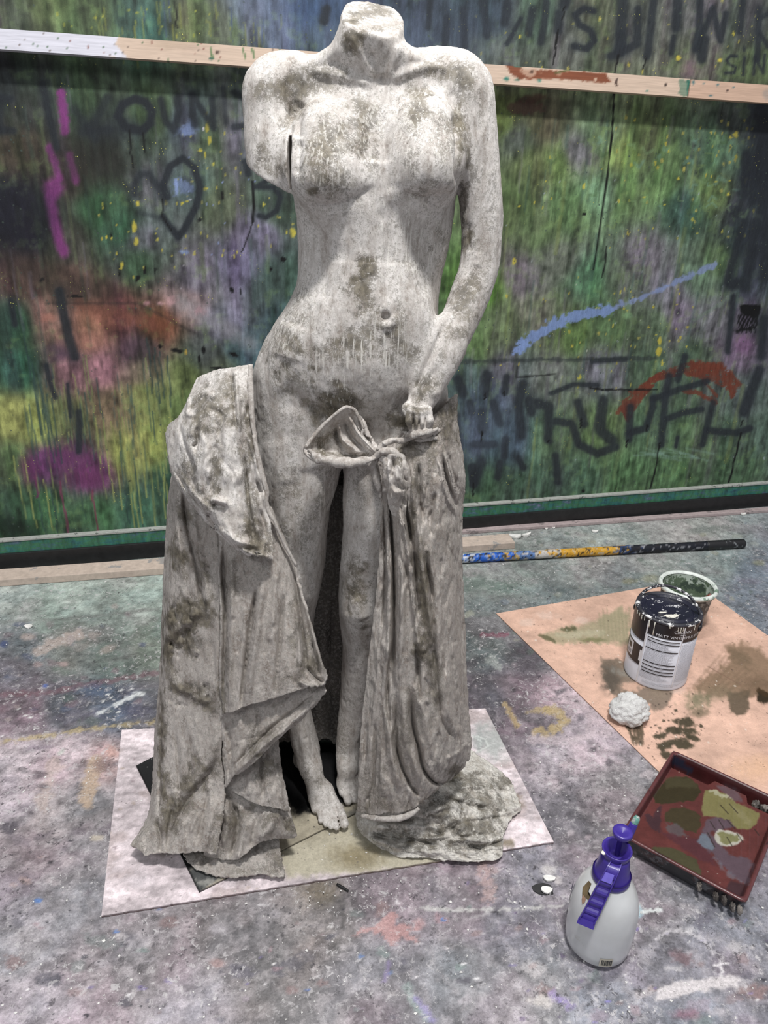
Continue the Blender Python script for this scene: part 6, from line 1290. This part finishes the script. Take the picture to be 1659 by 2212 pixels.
sheet('hanging_drape', [
 [(470,1440,1.165),(540,1440,1.150),(620,1440,1.135),(700,1440,1.135)],
 [(474,1520,1.150),(540,1520,1.128),(625,1500,1.115),(700,1475,1.120)],
 [(480,1590,1.134),(530,1585,1.112),(600,1552,1.104),(704,1492,1.115)],
 [(483,1650,1.120),(520,1630,1.098),(590,1585,1.092),(690,1512,1.115)],
 [(487,1697,1.104),(520,1672,1.084),(592,1612,1.084),(668,1536,1.118)]],
 [(R,7,.008,[(500,1680),(560,1620),(620,1570),(690,1505)]),(R,5,-.006,[(500,1660),(560,1600),(620,1545),(680,1500)]),(R,7,-.007,[(490,1560),(500,1620),(495,1680)]),(R,9,.006,[(520,1540),(520,1600),(508,1660)]),(R,8,-.005,[(560,1540),(550,1590),(520,1640)])]+rand_wr(40,490,680,1500,1660,(2,4),(.001,.003),(30,80),-.9,6), seed=4, label='slanting fold below the torn hem', wr=(.0022, .0014))
sheet('hanging_drape', [
 [(488,1600,1.155),(540,1600,1.150),(600,1575,1.155)],
 [(495,1660,1.130),(550,1650,1.120),(606,1640,1.135)],
 [(500,1700,1.112),(560,1705,1.092),(617,1700,1.112)],
 [(503,1713,1.106),(562,1737,1.082),(624,1748,1.098)]],
 [(R,5,-.006,[(560,1620),(566,1680),(570,1730)]),(R,6,.006,[(540,1630),(540,1690),(538,1720)]),(R,5,.005,[(590,1620),(600,1680),(610,1740)])]+rand_wr(20,510,610,1620,1720,(2,4),(.001,.003),(20,50),0,7), seed=5, label='small triangular fold')
sheet('hanging_drape', [
 [(470,1650,1.145),(520,1690,1.135),(570,1705,1.135),(618,1725,1.135)],
 [(468,1720,1.116),(520,1745,1.104),(575,1752,1.090),(627,1760,1.106)],
 [(462,1780,1.094),(515,1795,1.078),(580,1785,1.070),(640,1802,1.088)],
 [(440,1842,1.068),(505,1862,1.050),(560,1822,1.063),(622,1812,1.088)]],
 [(R,8,-.014,[(500,1730),(515,1770),(508,1820),(500,1850)]),(R,9,.012,[(480,1730),(492,1780),(480,1830)]),(R,8,.010,[(540,1770),(525,1810),(515,1855)]),(R,7,-.008,[(560,1755),(548,1800),(540,1830)]),(R,10,.009,[(600,1760),(580,1790),(560,1812)]),(R,6,-.006,[(612,1765),(620,1795)]),(R,7,.008,[(505,1840),(520,1856),(500,1868)])]+rand_wr(30,450,630,1700,1850,(2,4),(.001,.003),(20,60),.2,8,.5), seed=6, label='gathered folds near the floor')
sheet('hanging_drape', [
 [(385,1812,1.125),(460,1802,1.118),(530,1792,1.118),(598,1785,1.125)],
 [(398,1848,1.080),(470,1845,1.072),(535,1842,1.074),(604,1840,1.080)],
 [(424,1881,1.046),(490,1892,1.037),(545,1896,1.033),(611,1894,1.036)]],
 [(R,7,.008,[(440,1840),(425,1870)]),(R,6,.006,[(470,1850),(430,1880)]),(R,5,-.006,[(455,1850),(432,1876)])]+rand_wr(30,400,610,1820,1890,(2,4),(.001,.003),(15,45),-.1,9,.5), seed=7, label='hem spread on the plate', wr=(.0022,.0014))
# hip wrap
FB = [('s',13,.012,[(427,1036),(415,993),(401,953),(390,906)]),(R,6,-.008,[(390,906),(401,953),(415,993),(428,1034)]),(R,5,-.008,[(429,920),(427,955),(415,965)]),(R,8,.006,[(420,905),(412,945)]),(R,7,-.007,[(460,1089),(475,1093),(488,1097)]),(R,8,.009,[(455,1078),(475,1083),(492,1088)]),
 (R,7,-.014,[(449,1108),(457,1122),(468,1138)]),(R,9,.010,[(440,1110),(455,1140),(480,1160)]),(R,9,-.005,[(470,953),(462,1014),(458,1075)]),(R,10,.006,[(450,960),(440,1020),(430,1070)]),(R,12,.004,[(490,900),(492,980),(490,1060)]),
 (R,6,.009,[(531,930),(545,973),(556,1024),(568,1065),(572,1097)]),(R,5,-.009,[(527,983),(531,1034),(536,1085),(543,1126),(547,1177)]),(R,5,-.012,[(554,1038),(560,1052),(565,1066)]),(R,8,.007,[(540,1060),(548,1110),(560,1160)]),(R,6,-.008,[(560,1100),(568,1130),(575,1160)]),
 (R,7,.007,[(398,1035),(420,1068),(452,1098)]),(R,5,-.006,[(421,1032),(419,1064)]),(R,6,.006,[(410,850),(405,890),(418,900)]),(R,6,-.004,[(500,800),(504,850),(510,920)]),(R,5,.004,[(508,800),(512,860),(520,930)]),(R,9,.008,[(470,1140),(510,1168),(560,1180)]),(R,6,.006,[(520,1188),(555,1198),(586,1204)]),
 (R,9,.005,[(415,870),(440,850),(470,860)]),(R,8,-.004,[(450,880),(480,900),(470,940)])]+rand_wr(50,390,580,830,1180,(2,5),(.001,.003),(20,70),.1,10,.4)
sheet('hip_wrap', [
 [(427,817,1.285),(465,800,1.262),(505,793,1.25),(546,786,1.262)],
 [(398,880,1.26),(450,880,1.215),(505,880,1.200),(546,880,1.225)],
 [(366,938,1.262),(430,958,1.19),(500,968,1.172),(553,965,1.205)],
 [(370,1010,1.245),(425,1042,1.178),(500,1058,1.152),(568,1050,1.190)],
 [(402,1063,1.218),(447,1100,1.155),(510,1126,1.136),(582,1120,1.172)],
 [(455,1128,1.172),(495,1163,1.138),(535,1183,1.130),(592,1178,1.152)],
 [(504,1180,1.150),(532,1196,1.132),(562,1205,1.128),(590,1208,1.140)]], FB, seed=8, mat=PLAS, label='cloth wrapped over the hip', wr=(.0018,.0010), ws=(45,45,22))
sheet('hip_wrap', [[(440,880,1.235),(405,892,1.245),(366,915,1.285)],[(440,950,1.215),(395,955,1.235),(359,938,1.29)],[(430,1010,1.200),(392,1015,1.222),(362,975,1.275)],[(440,1075,1.185),(405,1070,1.202),(372,1025,1.25)],[(490,1140,1.165),(450,1130,1.175),(415,1078,1.215)],[(540,1185,1.15),(505,1180,1.150),(468,1142,1.18)]],
  [(R,5,-.005,[(385,960),(390,1010),(400,1050)]),(R,6,.006,[(370,980),(380,1030),(420,1085),(460,1130)])], seed=11, mat=PLAS, label='turned edge of the hip wrap', wr=(.002,.001))
# rope-like rims
def rim(pts, r, seed, lump_=.003, name='cloth_edge'): 
    P_ = [px(p) for p in pts]; o = tube(name, P_, r, PLAD, statue, 8, lump=lump_, seed=seed, sub=8); return o
def rimp(pts, r, seed): 
    P_ = catmull(np.array([px(p) for p in pts]), np.linspace(0, len(pts)-1, len(pts)*10)); V_ = patina(P_, None, MOSS_D, seed, .1)
    o = rim(pts, r, seed); return o
rimp([(541,788,1.25),(541,830,1.232),(543,880,1.216),(548,930,1.205),(556,980,1.197)], [.004,.005,.005,.004,.003], 1)
rimp([(548,940,1.20),(557,985,1.192),(567,1030,1.185),(576,1060,1.180),(577,1095,1.176),(592,1125,1.172),(612,1170,1.172),(640,1222,1.170)], [.003,.0045,.005,.0045,.004,.003,.003,.003], 2)
# the bunch of cloth at the groin: concave shell, knot and twists
K_ = (822,984,1.160)
outer = [(790,1000,1.152),(745,1004,1.140),(700,1000,1.140),(672,988,1.148),(659,968,1.160),(690,928,1.175),(715,903,1.178),(745,881,1.180),(764,885,1.182),(780,906,1.182),(788,928,1.178)]
mid = [(806,992,1.158),(768,990,1.185),(735,980,1.195),(718,972,1.198),(715,960,1.198),(735,940,1.198),(752,925,1.196),(770,918,1.192),(783,925,1.186),(795,940,1.180),(803,952,1.172)]
inn = [(820,988,1.160)]+[(818,984-k*.6,1.163) for k in range(9)]+[(824,978,1.160)]
sheet('flared_drape', [inn, mid, outer], [(R,5,.010,[(752,895),(770,930),(800,965),(820,982)]),(R,5,-.008,[(742,905),(760,945),(790,975)]),(R,4,.008,[(731,915),(738,945),(760,972)]),(R,5,-.008,[(725,920),(730,950),(745,975)]),(R,4,.007,[(745,950),(765,968),(775,980)]),(R,4,-.006,[(775,900),(790,935),(808,965)])], seed=12, mat=PLAS, wr=(.0016,.0008), label='flared bunch of cloth at the groin', ragged=.006, h=.0024)
rim([(664,974,1.150),(690,990,1.137),(722,998,1.131),(760,1000,1.131),(792,994,1.138),(818,984,1.152)], [.003,.0070,.0085,.0085,.0060,.004], 3, .009, 'rolled_edge')
rim([(659,968,1.160),(690,928,1.174),(716,902,1.177),(745,881,1.179),(765,886,1.181),(775,900,1.18),(786,926,1.176)], [.003,.003,.0028,.003,.003,.0025,.002], 4, .003, 'rolled_edge')
rim([(786,926,1.176),(782,942,1.176),(795,962,1.168),(815,980,1.158)], [.0022,.003,.004,.004], 5, .003, 'fold')
for k, (pts, r_) in enumerate((
  ([(812,985,1.150),(828,975,1.143),(845,978,1.145),(868,992,1.150),(872,1010,1.150)], [.005,.007,.007,.006,.004]),
  ([(826,982,1.148),(822,968,1.150),(838,955,1.150),(862,952,1.155),(890,948,1.165)], [.005,.006,.006,.005,.003]),
  ([(826,985,1.148),(836,1000,1.142),(838,1030,1.140),(836,1060,1.142)], [.007,.009,.008,.005]),
  ([(868,990,1.150),(876,1010,1.146),(882,1045,1.145),(886,1090,1.146)], [.005,.007,.006,.003]),
  ([(812,990,1.155),(806,1010,1.158),(818,1045,1.160),(822,1075,1.165)], [.005,.007,.006,.003]),
  ([(872,944,1.172),(886,938,1.158),(905,936,1.150),(925,934,1.156),(944,926,1.18)], [.003,.006,.0065,.006,.003]),
  ([(880,948,1.172),(900,938,1.168),(925,936,1.168),(948,930,1.195),(965,915,1.25)], [.003,.005,.0055,.004,.003]),
  ([(868,935,1.19),(890,945,1.175),(915,950,1.17),(945,945,1.185),(980,938,1.29)], [.002,.004,.005,.004,.003]))):
    rim(pts, r_, 20+k, .010, 'fold')
sheet('fold', [[(828,982,1.150),(848,982,1.136),(874,992,1.148)],[(832,1015,1.148),(854,1015,1.130),(880,1020,1.146)],[(836,1050,1.148),(856,1052,1.128),(882,1050,1.145)],[(840,1088,1.150),(860,1090,1.134),(880,1090,1.146)],[(850,1116,1.150),(864,1120,1.144),(874,1116,1.148)]],
  [(R,5,.007,[(840,990),(842,1040),(850,1090)]),(R,5,-.007,[(850,985),(850,1010),(846,1030)]),(R,5,.006,[(862,1000),(868,1040),(862,1080)]),(R,5,-.006,[(856,1040),(864,1052),(872,1056)]),(R,5,.005,[(846,1050),(856,1062),(868,1060)]),(R,5,-.005,[(872,1000),(874,1040)])]+rand_wr(16,832,878,990,1110,(2.5,4),(.0015,.003),(10,30),.3,33,.7), seed=33, mat=PLAS, h=.002, wr=(.002,.0012), label='crinkled white fold hanging below the knot')
# right side
RB = [(R,5,-.020,[(840,1020),(845,1110),(850,1200),(853,1300),(851,1400),(848,1490)]),(R,5,-.012,[(828,1060),(832,1150),(834,1250),(826,1380)]),(R,7,.010,[(838,1090),(842,1180),(843,1280),(838,1400),(828,1520)]),(R,9,.012,[(862,1060),(866,1160),(870,1260),(868,1380),(862,1480)]),(R,4,-.012,[(868,1040),(876,1090),(884,1140),(887,1190)]),
 (R,5,.010,[(860,1080),(874,1140),(884,1200),(890,1260),(896,1320),(905,1400),(915,1425)]),(R,5,-.010,[(880,1100),(893,1180),(899,1260),(905,1330)]),(R,8,.009,[(905,1100),(908,1180),(918,1260),(928,1330),(932,1400)]),(R,7,-.008,[(915,1190),(930,1270),(935,1360),(937,1450)]),
 (R,9,.007,[(892,1010),(896,1080),(898,1120)]),(R,6,-.008,[(905,1000),(905,1060),(912,1120)]),(R,12,.006,[(940,1020),(945,1100),(950,1200)]),(R,5,-.010,[(952,980),(962,1030),(975,1070),(990,1100)]),(R,4,.008,[(945,985),(955,1035),(968,1080),(985,1112)]),(R,4,-.008,[(966,975),(976,1020),(988,1065)]),(R,4,.008,[(959,975),(970,1025),(984,1075)]),(R,4,.006,[(975,965),(985,1005),(993,1040)]),
 (R,7,-.008,[(978,1180),(984,1260),(992,1330),(998,1400)]),(R,7,.008,[(968,1130),(975,1220),(982,1320),(988,1420),(992,1520)]),(R,10,-.005,[(955,1260),(962,1360),(958,1480)]),(R,8,.007,[(830,1340),(822,1440),(806,1560),(798,1660)]),(R,5,-.012,[(846,1400),(838,1500),(845,1580)]),
 (R,6,-.016,[(856,1500),(856,1598),(868,1650),(885,1690),(905,1719)]),(R,8,.010,[(842,1500),(842,1590),(850,1650),(872,1710)]),(R,10,.010,[(872,1480),(876,1580),(890,1640),(915,1700)]),(R,6,-.018,[(888,1500),(893,1570),(905,1615),(914,1658),(936,1687),(958,1693)]),
 (R,12,.010,[(905,1480),(920,1560),(935,1620),(955,1670)]),(R,6,-.008,[(940,1400),(943,1480),(955,1560),(985,1600)]),(R,8,.007,[(955,1430),(965,1530),(990,1590)]),(R,6,-.010,[(812,1560),(812,1640),(806,1700),(790,1740)]),(R,8,.008,[(822,1580),(825,1660),(830,1720)]),(R,6,.007,[(784,1600),(780,1680),(778,1740)]),(R,5,-.006,[(792,1560),(790,1640)]),
 (R,5,-.008,[(900,1390),(905,1460),(908,1520)]),(R,6,-.006,[(928,1430),(934,1500)]),(R,8,.006,[(905,1380),(915,1410)]),(R,6,.006,[(960,1640),(990,1625),(1010,1600)])]+rand_wr(150,800,1005,1020,1720,(3,7),(.0015,.0042),(30,120),.0,15)+rand_wr(40,970,1010,1380,1620,(2,4),(.001,.0026),(6,16),1.3,16,.4)
sheet('gathered_drape', [
 [(806,968,1.215),(852,945,1.205),(905,925,1.200),(945,890,1.215),(985,852,1.285)],
 [(818,1000,1.196),(860,985,1.172),(908,972,1.164),(955,955,1.185),(990,930,1.27)],
 [(824,1050,1.186),(862,1045,1.158),(910,1035,1.148),(962,1030,1.170),(1004,1035,1.255)],
 [(828,1110,1.180),(866,1110,1.148),(912,1110,1.138),(962,1100,1.160),(998,1100,1.26)],
 [(816,1250,1.168),(862,1250,1.130),(912,1250,1.118),(965,1245,1.145),(999,1240,1.25)],
 [(800,1400,1.158),(856,1400,1.115),(912,1400,1.100),(968,1400,1.128),(1004,1390,1.24)],
 [(784,1550,1.148),(848,1550,1.102),(912,1550,1.085),(972,1550,1.112),(1012,1540,1.22)],
 [(776,1650,1.140),(838,1655,1.092),(905,1655,1.076),(965,1640,1.100),(1016,1625,1.20)],
 [(773,1755,1.128),(828,1758,1.085),(885,1748,1.082),(935,1712,1.095),(990,1672,1.165)]], RB, seed=21, label='long gathered fall of cloth on the right', h=.0021, wr=(.0024,.0013))
# its train, spread out over the board
rim_o = [(772,1752),(776,1786),(796,1812),(828,1832),(868,1846),(915,1853),(965,1858),(1020,1860),(1070,1856),(1082,1840),(1086,1812),(1098,1786),(1104,1765),(1124,1748),(1112,1720),(1100,1690),(1070,1660),(1030,1632),(1008,1618)]
def ip(k, f, zc, z):
    hub = np.array([905, 1705]); a = np.array(rim_o[k], float); q_ = hub+(a-hub)*f; return (q_[0], q_[1], 0, z)
ringz = [(.12,.125),(.38,.085),(.62,.052),(.82,.034),(1.0,.0145)]
sheet('train', [[ip(k, f, 0, z*(1.0 if k > 2 else 1.25)) for k in range(19)] for f, z in ringz],
 [(R,6,-.010,[(790,1768),(830,1770),(870,1772),(892,1768)]),(R,9,.012,[(800,1782),(840,1786),(860,1778),(890,1785)]),(R,8,-.010,[(800,1800),(850,1812),(900,1815),(960,1830)]),(R,8,.008,[(790,1800),(830,1820),(890,1838),(960,1846)]),(R,7,.009,[(870,1790),(900,1782),(930,1785)]),(R,7,-.008,[(960,1798),(1000,1778),(1050,1770),(1090,1765)]),
  (R,8,.009,[(985,1795),(1010,1775),(1060,1765)]),(R,6,-.007,[(940,1815),(1000,1808),(1060,1800)]),(R,6,.006,[(930,1805),(990,1815),(1060,1815)]),(R,6,-.007,[(1000,1835),(1040,1828),(1080,1825)]),(R,8,.008,[(900,1765),(950,1745),(1000,1740)]),(R,7,-.006,[(960,1720),(1010,1740),(1060,1750)]),(R,7,.006,[(1030,1660),(1060,1700),(1080,1740)]),(R,6,-.006,[(1060,1680),(1080,1710),(1090,1740)]),(R,6,.010,[(860,1795),(852,1775),(845,1790)]),(R,10,.007,[(1020,1690),(1000,1720),(960,1735)])]
 +rand_wr(110,860,1095,1690,1845,(2,5),(.0015,.004),(25,80),1.35,18,.35)+rand_wr(30,790,900,1770,1845,(2,4),(.001,.003),(20,60),1.1,19,.4)+rand_wr(30,960,1100,1640,1750,(2,4),(.001,.003),(20,60),.6,20,.5), seed=22, mat=PLTR, label='train of cloth spread over the board', wr=(.0030,.0018), ws=(50,80,50), h=.003, base=.16, ragged=.010, zmin=.0085)
# crusty rolled fold above the train
rim([(782,1762,1.112),(810,1766,1.092),(850,1768,1.078),(885,1760,1.076),(905,1745,1.08)], [.004,.006,.007,.006,.004], 40, .005, 'fold')
